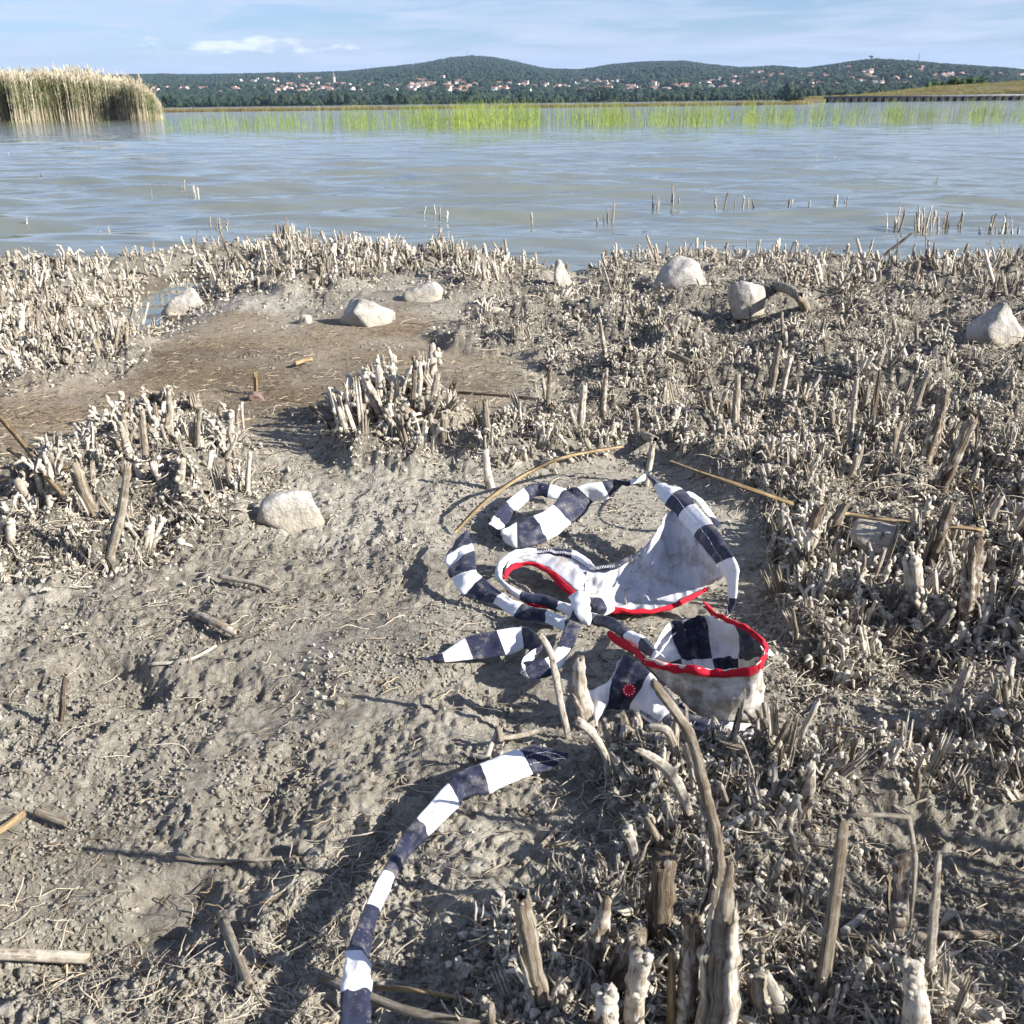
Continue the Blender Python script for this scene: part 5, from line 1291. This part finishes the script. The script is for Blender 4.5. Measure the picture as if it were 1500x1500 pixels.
# lying sticks and straws
for k, (lab, pts, w, m_, kw) in enumerate([
    ('pale stick lying level at the lower right', [(1178, 1368), (1320, 1370), (1468, 1368)], 11, 'stalk', {}),
    ('thick pale stick running out of the bottom right corner', [(1352, 1418), (1400, 1462), (1470, 1520)], 28, 'stalk', {}),
    ('short pale stick end poking up beside the square arch', [(1236, 1365), (1262, 1345), (1278, 1332)], 12, 'stalk', {}),
    ('pale stick lying across the bottom left edge', [(-30, 1396), (60, 1400), (128, 1403)], 17, 'stalk', {}),
    ('grey stick lying towards the viewer, left of the loose strap', [(327, 1350), (345, 1395), (366, 1446)], 16, 'stalk', {}),
    ('thin crooked twig left of the loose strap', [(435, 1257), (433, 1317), (411, 1350)], 6, 'stalk', {}),
    ('pale flat straw across the boot print', [(254, 1256), (330, 1262), (413, 1257)], 6, 'stalk', {}),
    ('orange-tipped chip at the left edge', [(-10, 1222), (12, 1208), (34, 1192)], 11, 'straw', {}),
    ('pale wood chip beside the orange-tipped one', [(52, 1189), (76, 1198), (100, 1207)], 13, 'stalk', {}),
    ('long pale stick passing under the end of the loose strap', [(470, 1428), (545, 1462), (610, 1484), (700, 1502)], 14, 'stalk', {}),
    ('yellow straw just above the long pale stick', [(549, 1446), (615, 1452), (688, 1466)], 8, 'straw', {}),
    ('straw stub under the strap at bottom centre', [(698, 1330), (730, 1352), (762, 1372)], 8, 'stalk', {}),
    ('bleached splinter lying on the mud right of the loose strap', [(766, 1265), (792, 1240), (816, 1216)], 7, 'stalk', {}),
    ('dark round stick lying on the trodden mud at left', [(280, 897), (315, 912), (348, 928)], 12, 'stalk_dark', {}),
    ('pale straw lying right of the heel print', [(220, 973), (275, 967), (317, 946)], 5, 'stalk', {}),
    ('grey stick lying on the mud above the dark round stick', [(320, 844), (365, 853), (402, 864)], 7, 'stalk', {}),
    ('thin pale straw bridging from the mud flat into the field', [(647, 572), (700, 575), (760, 580), (812, 588)], 5, 'stalk', {}),
    ('pale thick stick lying in the field behind the swimwear', [(900, 616), (930, 632), (960, 645)], 13, 'stalk', {}),
    ('pale stick lying in the upper right field', [(965, 512), (985, 520), (1012, 532)], 9, 'stalk', {}),
    ('brown straw lying beyond the curved root', [(1163, 408), (1185, 425), (1207, 441)], 5, 'straw', {}),
    ('thin stick touching the round boulder at the shore', [(1083, 404), (1105, 410), (1124, 417)], 5, 'stalk_dark', {}),
    ('thick curved root on the shore right of the round boulder', [(1121, 416), (1150, 422), (1170, 434), (1181, 452)], 14, 'stalk', {'z': [0.02, 0.05, 0.05, 0.0]}),
    ('brown flat leaf running from the apex of the swimwear', [(982, 676), (1030, 694), (1088, 713), (1162, 738)], 9, 'straw', {'flat': 0.3, 'z': [0.05, 0.045, 0.04, 0.03]}),
    ('long yellow straw lying across the flat cracked slab', [(1238, 753), (1300, 762), (1370, 769), (1440, 777)], 9, 'straw', {'flat': 0.3, 'z': [0.03, 0.03, 0.03, 0.03]}),
    ('yellow curved leaf arching over the strap loop', [(667, 780), (700, 745), (740, 713), (783, 688), (833, 668), (912, 654)], 7, 'straw', {'flat': 0.3, 'z': [0.0, 0.03, 0.05, 0.055, 0.05, 0.03]}),
    ('yellow flat leaf lying at the left edge by the clump', [(-20, 709), (40, 697), (104, 684)], 10, 'straw', {'flat': 0.3, 'z': [0.02, 0.02, 0.02]}),
    ('long pale leaf leaning out of the left clump', [(97, 734), (50, 670), (-6, 604)], 8, 'straw', {'flat': 0.3, 'z': [0.01, 0.06, 0.12]}),
    ('shorter pale leaf beside the long leaning one', [(95, 730), (60, 692), (12, 657)], 8, 'straw', {'flat': 0.3, 'z': [0.01, 0.04, 0.06]}),
    ('thin dark straw at the far right of the field', [(1430, 718), (1466, 724), (1505, 728)], 5, 'stalk_dark', {}),
    ('brown straw right of the flat cracked slab', [(1412, 700), (1440, 722), (1480, 742)], 6, 'straw', {'flat': 0.3}),
    ('pale jointed straw leaning off the bottom of the pouch', [(1114, 1058), (1140, 1076), (1166, 1092)], 9, 'stalk', {'z': [0.01, 0.02, 0.03]}),
    ('thin straw lying on the mud right of the pouch', [(1195, 1062), (1245, 1068), (1300, 1074)], 3, 'straw', {}),
    ('pale chip lying on the brown litter flat', [(432, 533), (444, 529), (457, 526)], 6, 'straw', {}),
]): stick(lab, pts, w, m_, seed=k, **kw)
# forked twig above the loose strap
g0 = G(729, 1085); e = empty('forked_twig', g0); b_ = Vector(g0)
for nm, pts, w in (('fork_joint', ((729, 1066, .03), (732, 1078, .025), (733, 1086, .02)), 11), ('left_prong', ((729, 1070, .025), (718, 1095, .014), (712, 1110, .01), (690, 1106, .008)), 8), ('right_prong', ((732, 1080, .022), (755, 1079, .015), (798, 1068, .012)), 8)):
    pp = [P(a, b, g0[2] + c) for a, b, c in pts]; pp = catmull(pp, 3)
    mb = MB(); mb.tube([Vector(p) - b_ for p in pp], [wm_(w, p) / 2 for p in pp], 8, 0, 1, True, 0, False, 0.15, 3); mb.child(nm, STALKS, e)
tag(e, 'small forked twig lying just above the loose strap', 'twig')

# ------------------------------------------------------------------ swimwear
def m_check(two=False):
    m, nt, b = mat('checked_swim_fabric' + ('_2' if two else ''), 0.62, 0.35)
    uv = nuv(nt); sp = nt.nodes.new('ShaderNodeSeparateXYZ'); nt.links.new(uv, sp.inputs[0])
    p = npos(nt)
    u = sp.outputs['X']
    f = nmath(nt, 'FLOOR', u)
    if two: f = nmath(nt, 'ADD', f, nmath(nt, 'FLOOR', sp.outputs['Y']))
    odd = nmath(nt, 'FLOORED_MODULO', f, 2.0)
    navy = nramp(nt, nnoise(nt, p, 60, 4, 0.6), [(0.3, (0.006, 0.009, 0.030)), (0.7, (0.014, 0.018, 0.046))])
    c = nmix(nt, odd, (0.66, 0.66, 0.675), navy)
    # dried splashes of mud and dust
    sp1 = nnoise(nt, p, 420, 3, 0.6); ar = nnoise(nt, p, 28, 3, 0.6)
    k = nmath(nt, 'MULTIPLY', nmath(nt, 'SUBTRACT', nmath(nt, 'MULTIPLY_ADD', ar, 0.30, sp1), 0.825), 18, clamp=True)
    c = nmix(nt, nmath(nt, 'MULTIPLY', k, 0.75), c, (0.52, 0.48, 0.42))
    st = nmath(nt, 'MULTIPLY', nmath(nt, 'SUBTRACT', nnoise(nt, p, 38, 6, 0.72), 0.53), 4.0, clamp=True)
    c = nmix(nt, nmath(nt, 'MULTIPLY', st, 0.62), c, (0.36, 0.335, 0.295))
    nt.links.new(c, b.inputs['Base Color'])
    b.inputs['Sheen Weight'].default_value = 0.12
    q = nbump(nt, b, nnoise(nt, p, 1500, 2, 0.5), 0.25, 0.0006)
    nbump(nt, b, nnoise(nt, p, 70, 3, 0.5), 0.35, 0.004, q)
    return m
def m_cloth(name, col, dirt, amount, rough=0.8):
    m, nt, b = mat(name, rough, 0.25)
    p = npos(nt)
    a = nmath(nt, 'MULTIPLY', nmath(nt, 'SUBTRACT', nnoise(nt, p, 26, 6, 0.72), 0.60 - amount * 0.22), 5.0, clamp=True)
    c = nmix(nt, nmath(nt, 'MULTIPLY', a, 0.85), col, nmix(nt, nnoise(nt, p, 240, 3), dirt, tuple(x * 0.5 for x in dirt)))
    s = nmath(nt, 'MULTIPLY', nmath(nt, 'SUBTRACT', nnoise(nt, p, 330, 3), 0.68), 12, clamp=True)
    c = nmix(nt, nmath(nt, 'MULTIPLY', s, 0.6), c, (0.10, 0.08, 0.06))
    nt.links.new(c, b.inputs['Base Color'])
    q = nbump(nt, b, nnoise(nt, p, 1700, 2), 0.25, 0.0005)
    nbump(nt, b, nnoise(nt, p, 55, 4, 0.5), 0.4, 0.005, q)
    return m
M['check'] = m_check(); M['check2'] = m_check(True)
M['lining'] = m_cloth('grey_lining', (0.50, 0.50, 0.53), (0.30, 0.26, 0.205), 0.55)
M['lining_dirty'] = m_cloth('muddy_white_lining', (0.70, 0.69, 0.66), (0.30, 0.25, 0.18), 1.0)
M['red'] = m_cloth('red_binding', (0.46, 0.012, 0.028), (0.42, 0.22, 0.17), 0.04, 0.95)
M['thread_pink'] = m_plain('pale_red_thread', (0.62, 0.22, 0.20), 0.9, 0.1)
M['thread_white'] = m_plain('white_thread', (0.75, 0.75, 0.76), 0.8, 0.05)
M['thread_dark'] = m_plain('navy_thread', (0.05, 0.05, 0.09), 0.8, 0.05)
ZF = 0.006
def edge(pts): return np.array([P(a, b, c + ZF) for a, b, c in pts])
def surf(L, Rr, u, na=9, per=6, puff=0.004, sag=0.0, wrinkle=0.0012, wfreq=60.0, seed=0, vscale=None, lift=True, fold=0.0016):
    """cloth stretched between two edges; returns grid points and uv"""
    L = catmull(L, per); Q = catmull(Rr, per)
    er = np.random.default_rng(900 + seed)
    for E_ in (L, Q):                          # slack edges
        k_ = np.arange(len(E_)); E_ += 0.0016 * np.stack([noise2(k_ * 0.33, k_ * 0 + er.uniform(0, 50), 730 + q) for q in range(3)], -1)
    n = min(len(L), len(Q)); L, Q = L[:n], Q[:n]
    uu = np.interp(np.linspace(0, 1, n), np.linspace(0, 1, len(u)), u) if len(u) != n else u
    t = np.linspace(0, 1, na)
    G_ = L[:, None, :] * (1 - t)[None, :, None] + Q[:, None, :] * t[None, :, None]
    du = np.gradient(G_, axis=0); dv = np.gradient(G_, axis=1)
    nr = np.cross(du, dv); nr /= np.linalg.norm(nr, axis=-1, keepdims=True) + 1e-9
    flip = np.sign((nr * (EYE - G_)).sum(-1, keepdims=True)); flip[flip == 0] = 1
    flip = np.sign(np.median(flip)) or 1.0
    nr = nr * flip
    prof = np.sin(np.pi * t)[None, :, None] ** 0.8
    G_ = G_ + nr * prof * puff
    ends = np.sin(np.pi * np.linspace(0, 1, n))[:, None, None]
    G_ = G_ - np.array([0, 0, 1.0]) * (prof * ends * sag)
    w = fbm(G_[..., 0] * wfreq + seed * 3.7, G_[..., 1] * wfreq + G_[..., 2] * wfreq, 600 + seed, 3) * wrinkle
    w2 = np.abs(noise2(G_[..., 0] * wfreq * 0.5 + 9, G_[..., 1] * wfreq * 0.5, 620 + seed)) * wrinkle * 1.5
    G_ = G_ + nr * ((w - w2) * (0.25 + 0.75 * prof[..., 0]))[..., None]
    # lengthwise creases that come and go
    vv = np.repeat(t[None, :], n, 0); al = np.repeat(np.linspace(0, n / 9.0, n)[:, None], na, 1)
    cr = np.abs(noise2(vv * 2.6 + 0.8 * noise2(al * 0.7, vv * 0 + seed, 700 + seed), al * 0.55 + seed * 3, 710 + seed))
    tr = np.abs(noise2(al * 2.4, vv * 0.9 + seed, 720 + seed))
    G_ = G_ + nr * (fold * ((0.5 - cr) * 1.6 + (0.4 - tr) * 0.8) * prof[..., 0] ** 0.5)[..., None]
    if lift:
        g = ground(G_[..., 0], G_[..., 1]) + 0.003
        G_[..., 2] = np.maximum(G_[..., 2], g)
    UV = np.stack([np.repeat(uu[:, None], na, 1), np.repeat(t[None, :] * (vscale or 1.0), n, 0)], -1)
    return G_, UV, nr
def cloth(name, parent, m, L, Rr, u, thick=0.0012, **k):
    G_, UV, nr = surf(edge(L), edge(Rr), u, **k)
    n, na = G_.shape[:2]
    top = G_.reshape(-1, 3); bot = (G_ - nr * thick).reshape(-1, 3)
    q = grid_quads(n, na); N = n * na
    qb = q[:, ::-1] + N
    rim = np.concatenate([np.arange(na), np.arange(1, n) * na + na - 1, np.arange(na - 2, -1, -1) + (n - 1) * na, np.arange(n - 2, 0, -1) * na])
    nx = np.roll(rim, -1)
    qs = np.stack([nx, rim, rim + N, nx + N], -1)
    quads = np.concatenate([q, qb, qs]); verts = np.concatenate([top, bot])
    base = np.array(parent.location) if parent else top[0]
    if parent and parent.parent: base = base + np.array(parent.parent.location)
    me = np_mesh(name, verts - base, quads)
    uvl = me.uv_layers.new(name='UVMap'); uvf = np.concatenate([UV.reshape(-1, 2)] * 2)
    uvl.data.foreach_set('uv', uvf[quads.ravel()].astype(np.float32).ravel())
    me.materials.append(m if not isinstance(m, str) else M[m])
    o = bpy.data.objects.new(name, me); COL.objects.link(o)
    if parent: o.parent = parent
    else: o.location = base
    return o, G_, nr
def stitches(name, parent, G_, nr, col, matn, step=1, amp=0.0022, lift=0.0012, rows=(0.5,), zig=True):
    base = np.array(parent.parent.location); mb = MB()
    line = G_[:, col] + nr[:, col] * lift
    line = catmull(line, 3); side = (G_[:, min(col + 1, G_.shape[1] - 1)] - G_[:, max(col - 1, 0)]); side = catmull(side / (np.linalg.norm(side, axis=-1, keepdims=True) + 1e-9), 3)
    for i in range(0, len(line) - 2, 2):
        a, b = line[i], line[i + 1]
        if zig: a = a + side[i] * amp; b = b - side[i] * amp
        mb.tube([Vector(a - base), Vector((a + b) / 2 - base), Vector(b - base)], [0.00045] * 3, 4, 0, 1, False)
    return mb.child(name, [M[matn]], parent)
def steps(vals): return np.array(vals, float)

ROOT = P(870, 890, 0.0)
suit = empty('swimsuit', ROOT)
tag(suit, 'muddy navy and white checked swimwear with red binding, tied in a knot', 'swimwear')
# 1 twisted loop at the top, up to the stalk it hooks on
L = [(830, 716, .030), (806, 710, .034), (786, 708, .036), (768, 715, .034), (741, 735, .030), (724, 755, .024), (716, 767, .016)]
Q = [(824, 733, .014), (802, 729, .014), (787, 727, .012), (774, 733, .010), (756, 751, .008), (741, 772, .006), (733, 780, .004)]
cloth('upper_strap', suit, 'check', L, Q, steps([0, 1, 1.5, 2, 3, 4, 4.7]), per=8, puff=0.002, fold=0.003, seed=1)
L = [(715, 768, .020), (733, 776, .030), (758, 765, .038), (781, 755, .044), (810, 740, .054), (826, 719, .064), (846, 713, .072), (881, 706, .078), (900, 703, .080), (922, 704, .083), (946, 693, .092)]
Q = [(718, 775, .004), (737, 793, .004), (758, 802, .006), (802, 792, .008), (837, 768, .016), (858, 751, .026), (870, 735, .036), (893, 729, .048), (908, 713, .062), (924, 711, .072), (944, 703, .080)]
cloth('lower_strap', suit, 'check', L, Q, steps([3.2, 4, 5, 6, 7, 7.6, 8, 9, 9.6, 10, 11]), per=8, na=13, puff=0.003, wrinkle=0.002, fold=0.0035, seed=2)
# 2 waistband over the apex and down the right side
L = [(945, 694, .094), (956, 710, .094), (964, 728, .092), (975, 739, .090), (993, 759, .084), (1015, 785, .084), (1033, 806, .080), (1050, 827, .072), (1062, 850, .056), (1068, 876, .030), (1062, 900, .010)]
Q = [(949, 692, .098), (972, 707, .104), (988, 713, .110), (1000, 716, .112), (1019, 737, .112), (1044, 767, .110), (1059, 790, .106), (1073, 816, .098), (1081, 836, .080), (1077, 876, .040), (1072, 900, .012)]
ob, gg, nn = cloth('waistband', suit, 'check', L, Q, steps([1, 1.9, 2.6, 3, 4, 5, 5.5, 6, 6.5, 7, 7.9]), per=8, na=11, puff=0.006, wrinkle=0.0016, seed=3, thick=0.002)
stitches('stitching', ob, gg, nn, 5, 'thread_white', zig=False)
# the second layer bulging out behind the waistband
L = [(1000, 722, .108), (1019, 732, .106), (1040, 758, .094), (1052, 775, .086)]
Q = [(1014, 726, .096), (1034, 742, .090), (1054, 768, .076), (1058, 785, .068)]
cloth('waistband_facing', suit, 'check', L, Q, steps([4.1, 4.4, 5.02, 5.3]), per=6, puff=0.006, seed=4)
# 3 grey lining of the brief: right half and the narrow left wing
L = [(860, 838, .026), (884, 835, .028), (906, 826, .034), (926, 814, .044), (945, 800, .060), (958, 784, .076), (968, 768, .086), (984, 748, .090), (1004, 768, .086), (1024, 794, .082), (1046, 824, .073), (1058, 845, .058)]
Q = [(856, 866, .018), (872, 880, .012), (890, 891, .010), (910, 894, .008), (932, 895, .007), (952, 894, .007), (970, 892, .007), (988, 886, .007), (1008, 876, .008), (1028, 864, .009), (1046, 852, .012), (1056, 848, .020)]
ob, lg, ln_ = cloth('lining_panel', suit, 'lining', L, Q, steps(np.linspace(0, 6, 12)), per=8, na=30, puff=0.0, sag=0.030, wrinkle=0.0045, wfreq=34, fold=0.006, seed=5)
L = [(744, 822, .030), (764, 815, .032), (786, 812, .034), (812, 813, .034), (838, 817, .032), (858, 827, .030), (872, 836, .026)]
Q = [(740, 836, .022), (752, 826, .024), (775, 823, .026), (796, 828, .026), (813, 839, .024), (831, 855, .020), (850, 870, .016)]
cloth('lining_wing', suit, 'lining', L, Q, steps(np.linspace(0, 3, 7)), per=8, na=12, puff=0.002, wrinkle=0.0018, wfreq=50, seed=6)
# leg band running round the left leg opening
L = [(925, 813, .047), (900, 825, .038), (872, 828, .036), (860, 817, .038), (838, 806, .040), (812, 803, .040), (786, 803, .040), (760, 804, .038), (742, 812, .036), (728, 829, .030), (725, 843, .026), (732, 855, .022), (762, 879, .014), (796, 889, .010), (820, 897, .010), (842, 898, .012)]
Q = [(926, 820, .042), (900, 834, .034), (871, 834, .032), (856, 826, .034), (838, 817, .034), (812, 813, .034), (786, 812, .034), (764, 814, .032), (747, 820, .030), (737, 832, .026), (735, 845, .024), (741, 854, .024), (764, 866, .024), (796, 870, .026), (820, 879, .026), (846, 888, .026)]
ob, bg_, bn = cloth('leg_band', suit, 'check', L, Q, steps([1.2, 1.6, 2.0, 2.5, 3, 3.5, 4, 4.5, 4.8, 4.85, 4.9, 4.95, 5, 5.6, 6.02, 6.9]), per=8, na=9, puff=0.0045, wrinkle=0.0010, seed=7, thick=0.002)
stitches('stitching', ob, bg_[8:62], bn[8:62], 6, 'thread_white')
# red bindings
L = [(738, 846, .024), (742, 834, .026), (753, 826, .027), (775, 823, .029), (796, 828, .029), (813, 839, .027), (831, 855, .023), (850, 870, .018)]
Q = [(743, 850, .018), (747, 840, .020), (757, 832, .021), (775, 829, .022), (792, 835, .021), (806, 846, .018), (822, 862, .014), (840, 876, .010)]
cloth('leg_binding', suit, 'red', L, Q, steps(np.linspace(0, 1, 8)), per=6, puff=0.003, wrinkle=0.0008, seed=8)
L = [(742, 862, .018), (764, 876, .014), (782, 883, .012), (800, 889, .012)]
Q = [(745, 868, .012), (764, 881, .010), (782, 889, .008), (800, 893, .008)]
cloth('leg_binding', suit, 'red', L, Q, steps(np.linspace(0, 1, 4)), per=6, puff=0.003, seed=9)
L = [(884, 886, .012), (910, 892, .011), (940, 893, .010), (965, 891, .010), (990, 883, .010), (1015, 871, .011), (1036, 860, .013)]
Q = [(886, 898, .002), (910, 900, .002), (940, 900, .002), (965, 898, .002), (990, 890, .002), (1015, 878, .003), (1036, 866, .005)]
cloth('leg_binding', suit, 'red', L, Q, steps(np.linspace(0, 1, 7)), per=6, puff=0.003, seed=10)
# 4 tie on the left, from its tip to the knot
L = [(684, 774, .044), (664, 797, .040), (652, 816, .036), (656, 832, .030), (660, 846, .026), (678, 872, .012), (721, 884, .008), (752, 903, .008), (797, 911, .008), (828, 924, .010), (846, 916, .020)]
Q = [(686, 776, .044), (688, 788, .050), (692, 796, .050), (695, 806, .046), (697, 835, .040), (706, 845, .036), (736, 868, .024), (767, 884, .020), (800, 893, .018), (832, 904, .020), (846, 900, .026)]
cloth('left_tie', suit, 'check', L, Q, steps([1, 1.8, 2.02, 3, 4, 5, 6, 7, 8, 9, 9.6]), per=8, na=11, puff=0.003, wrinkle=0.0022, fold=0.0035, seed=11)
# 5 tie hanging from the knot, folding back to the left
L = [(840, 893, .052), (826, 923, .034), (816, 947, .030), (798, 965, .028), (768, 970, .024), (764, 978, .018)]
Q = [(856, 898, .048), (853, 914, .036), (838, 952, .022), (814, 986, .008), (782, 995, .004), (768, 992, .004)]
cloth('hanging_tie', suit, 'check', L, Q, steps([1, 1.9, 2.0, 3, 3.9, 4.3]), per=8, na=9, puff=0.002, wrinkle=0.0018, fold=0.003, seed=12)
L = [(764, 980, .020), (766, 964, .026), (792, 944, .034), (786, 930, .036), (765, 918, .034), (728, 923, .030), (680, 934, .022), (644, 956, .012), (618, 966, .008)]
Q = [(770, 992, .004), (775, 974, .010), (786, 962, .012), (776, 953, .010), (768, 951, .008), (742, 959, .006), (694, 965, .004), (650, 970, .003), (618, 969, .002)]
cloth('tie_end', suit, 'check', L, Q, steps([4.2, 4.8, 5.1, 5.6, 6, 7, 8, 9.05, 9.9]), per=8, na=9, puff=0.002, wrinkle=0.0024, fold=0.004, seed=13)
# 6 knot
L = [(832, 873, .050), (836, 884, .056), (843, 899, .054), (852, 915, .036)]
Q = [(864, 871, .046), (864, 884, .054), (866, 898, .052), (868, 910, .036)]
kn, _, _ = cloth('knot', suit, 'check', L, Q, steps([2.1, 2.4, 2.7, 2.95]), per=8, na=11, puff=0.009, wrinkle=0.003, wfreq=40, seed=14)
L = [(862, 880, .030), (866, 876, .044), (880, 876, .046), (892, 882, .030)]
Q = [(864, 900, .014), (870, 902, .020), (884, 902, .020), (896, 898, .010)]
cloth('knot_fold', kn, 'check', L, Q, steps([3.0, 3.5, 4.02, 4.7]), per=8, na=11, puff=0.012, wrinkle=0.003, wfreq=40, seed=15)
L = [(822, 882, .026), (832, 886, .034), (844, 891, .040)]
Q = [(822, 897, .012), (832, 902, .014), (844, 906, .016)]
cloth('knot_fold', kn, 'check', L, Q, steps([6.2, 6.4, 6.8]), per=6, na=9, puff=0.008, wrinkle=0.003, seed=16)
# 7 rolled strap from the knot to the pouch
L = [(864, 898, .040), (876, 900, .046), (898, 907, .054), (926, 923, .068), (946, 934, .080), (972, 962, .092)]
Q = [(866, 911, .022), (876, 915, .026), (896, 925, .034), (920, 941, .052), (935, 952, .066), (958, 968, .086)]
cloth('rolled_strap', suit, 'check', L, Q, steps([2.2, 3, 3.5, 4, 5, 6.3]), per=8, na=11, puff=0.009, wrinkle=0.0016, fold=0.003, seed=17)
L = [(892, 924, .048), (906, 932, .056), (924, 943, .066), (938, 956, .078), (946, 966, .085)]
Q = [(892, 936, .034), (908, 948, .040), (926, 957, .052), (938, 968, .068), (944, 974, .078)]
cloth('red_tab', suit, 'red', L, Q, steps([0, .25, .5, .75, 1]), per=6, puff=0.003, wrinkle=0.001, seed=18)
# 8 pouch: outer wall, inner wall, floor, red rim
RIM = [(944, 965, .085), (962, 969, .088), (980, 973, .086), (1000, 975, .090), (1020, 978, .094), (1040, 981, .090), (1060, 982, .093), (1082, 980, .100), (1100, 977, .106), (1113, 970, .112), (1120, 960, .116), (1122, 950, .118)]
BOT = [(946, 973, .074), (968, 996, .052), (980, 1008, .042), (992, 1020, .032), (1004, 1031, .024), (1016, 1041, .016), (1034, 1052, .010), (1056, 1056, .008), (1080, 1057, .008), (1100, 1056, .008), (1119, 1053, .008), (1126, 1044, .010)]
cloth('pouch_wall', suit, 'lining_dirty', RIM, BOT, steps(np.linspace(0, 3, 12)), per=6, na=24, puff=0.001, wrinkle=0.0026, wfreq=34, fold=0.0045, seed=19)
L = [(944, 964, .086)] + RIM[1:] + [(1117, 938, .116), (1106, 926, .112), (1092, 917, .107), (1076, 909, .100), (1060, 902, .092), (1046, 895, .084), (1036, 888, .076), (1032, 881, .070)]
Q = [(a, b + (11 if i < 10 else 7), c - (0.013 if i < 10 else 0.010)) for i, (a, b, c) in enumerate(L)]
ob, rg, rn = cloth('pouch_rim', suit, 'red', L, Q, steps(np.linspace(0, 4, len(L))), per=6, na=9, puff=0.0036, wrinkle=0.0012, fold=0.0012, seed=20, thick=0.0016)
stitches('stitching', ob, rg, rn, 6, 'thread_pink', amp=0.0018)
L = [(958, 952, .050), (966, 932, .056), (982, 911, .064), (1000, 908, .068), (1016, 903, .070), (1030, 901, .072), (1044, 904, .074), (1066, 912, .084), (1090, 924, .096), (1108, 940, .102), (1117, 958, .102)]
Q = [(962, 980, .020), (985, 985, .016), (1005, 985, .012), (1020, 985, .010), (1035, 985, .010), (1050, 985, .010), (1062, 984, .010), (1076, 983, .012), (1090, 981, .016), (1102, 977, .024), (1112, 972, .034)]
cloth('pouch_inside', suit, 'check2', L, Q, steps([0.55, 0.8, 1.0, 1.2, 1.55, 2.0, 2.3, 2.8, 3.3, 3.9, 4.2]), per=8, na=30, puff=-0.010, wrinkle=0.006, wfreq=26, fold=0.010, seed=21, vscale=1.35)
# 9 flap on the ground with the round emblem, and the foot of the pouch
L = [(896, 996, .036), (912, 962, .058), (930, 966, .064), (950, 984, .056), (972, 1008, .042), (996, 1030, .028), (1030, 1050, .014), (1070, 1056, .010), (1108, 1058, .010), (1118, 1066, .008)]
Q = [(865, 1016, .014), (880, 1036, .008), (900, 1040, .006), (920, 1039, .006), (940, 1052, .006), (960, 1062, .006), (1000, 1066, .005), (1042, 1080, .004), (1085, 1085, .004), (1116, 1076, .005)]
fl, fg, fn = cloth('flap', suit, 'check', L, Q, steps([0.35, 1.0, 1.4, 1.95, 2.5, 2.98, 3.5, 4.0, 4.85, 5.2]), per=8, na=17, puff=0.003, wrinkle=0.003, wfreq=36, fold=0.005, seed=22)
stitches('stitching', fl, fg[30:72], fn[30:72], 14, 'thread_dark')
L = [(864, 1012, .020), (880, 1004, .034), (897, 998, .040)]
Q = [(872, 1062, .002), (880, 1050, .004), (886, 1040, .006)]
cloth('flap_end', suit, 'check', L, Q, steps([2.05, 2.4, 2.8]), per=8, na=11, puff=0.004, wrinkle=0.002, seed=23)
# emblem
ec = P(922, 1011, 0.0365 + ZF); en = (EYE - ec); en = en / np.linalg.norm(en)
ef = Vector(en + np.array([-0.25, 0, 0.45])).normalized(); ea = Vector((1, 0, 0.15)); ea = (ea - ef * ea.dot(ef)).normalized(); eb = ef.cross(ea)
def disc(mb, c, r, h, n=20):
    mb.tube([c - ef * 0.001, c + ef * h * 0.7, c + ef * h], [r, r, r * 0.9], n, 0)
eo = Vector(ec - ROOT)
mb = MB(); disc(mb, eo, 0.0088, 0.0016); em = mb.child('emblem', [M['red']], suit)
mb = MB()
for k in range(11):
    a = k / 11 * 2 * math.pi; c = eo + ef * 0.0017 + (ea * math.cos(a) + eb * math.sin(a)) * 0.0066
    t = (ea * -math.sin(a) + eb * math.cos(a)); o_ = (ea * math.cos(a) + eb * math.sin(a))
    mb.tube([c - o_ * 0.0012, c + o_ * 0.0013], [0.0006, 0.0006], 4)
    if k % 2: mb.tube([c - t * 0.0009, c + t * 0.0009], [0.0005, 0.0005], 4)
mb.tube([eo + ef * 0.0017 - eb * 0.0022, eo + ef * 0.0017 + eb * 0.0022], [0.0008, 0.0008], 4)
mb.tube([eo + ef * 0.0017 - ea * 0.0018, eo + ef * 0.0017 + ea * 0.0018], [0.0008, 0.0008], 4)
mb.child('emblem_print', [M['thread_white']], em)

# loose strap in the foreground
ROOT2 = P(640, 1190, 0.0)
lo = empty('loose_strap', ROOT2)
tag(lo, 'loose navy and white checked strap curving down to the bottom edge', 'strap')
L = [(834, 1106, .030), (797, 1092, .034), (759, 1098, .036), (702, 1119, .036), (672, 1131, .036), (655, 1147, .034), (610, 1198, .032), (583, 1237, .034), (562, 1275, .038), (537, 1324, .042), (514, 1376, .046), (508, 1392, .048), (501, 1430, .052), (500, 1453, .054), (497, 1500, .058), (493, 1570, .066)]
Q = [(833, 1109, .022), (808, 1124, .020), (780, 1134, .020), (718, 1160, .018), (682, 1168, .020), (674, 1179, .022), (627, 1224, .020), (601, 1254, .020), (578, 1290, .022), (558, 1336, .028), (546, 1376, .034), (543, 1405, .038), (545, 1430, .044), (544, 1452, .048), (543, 1500, .052), (541, 1570, .062)]
ob, sg, sn = cloth('strap_body', lo, 'check', L, Q, steps([1, 1.5, 2, 3, 3.6, 4, 5, 5.5, 6, 7, 7.8, 8, 8.6, 9, 9.5, 10.4]), per=8, na=11, puff=0.003, wrinkle=0.0018, fold=0.0032, seed=30, thick=0.0015)
stitches('stitching', ob, sg[2:17], sn[2:17], 4, 'thread_white', zig=False)
stitches('stitching', ob, sg[2:17], sn[2:17], 7, 'thread_white', zig=False)
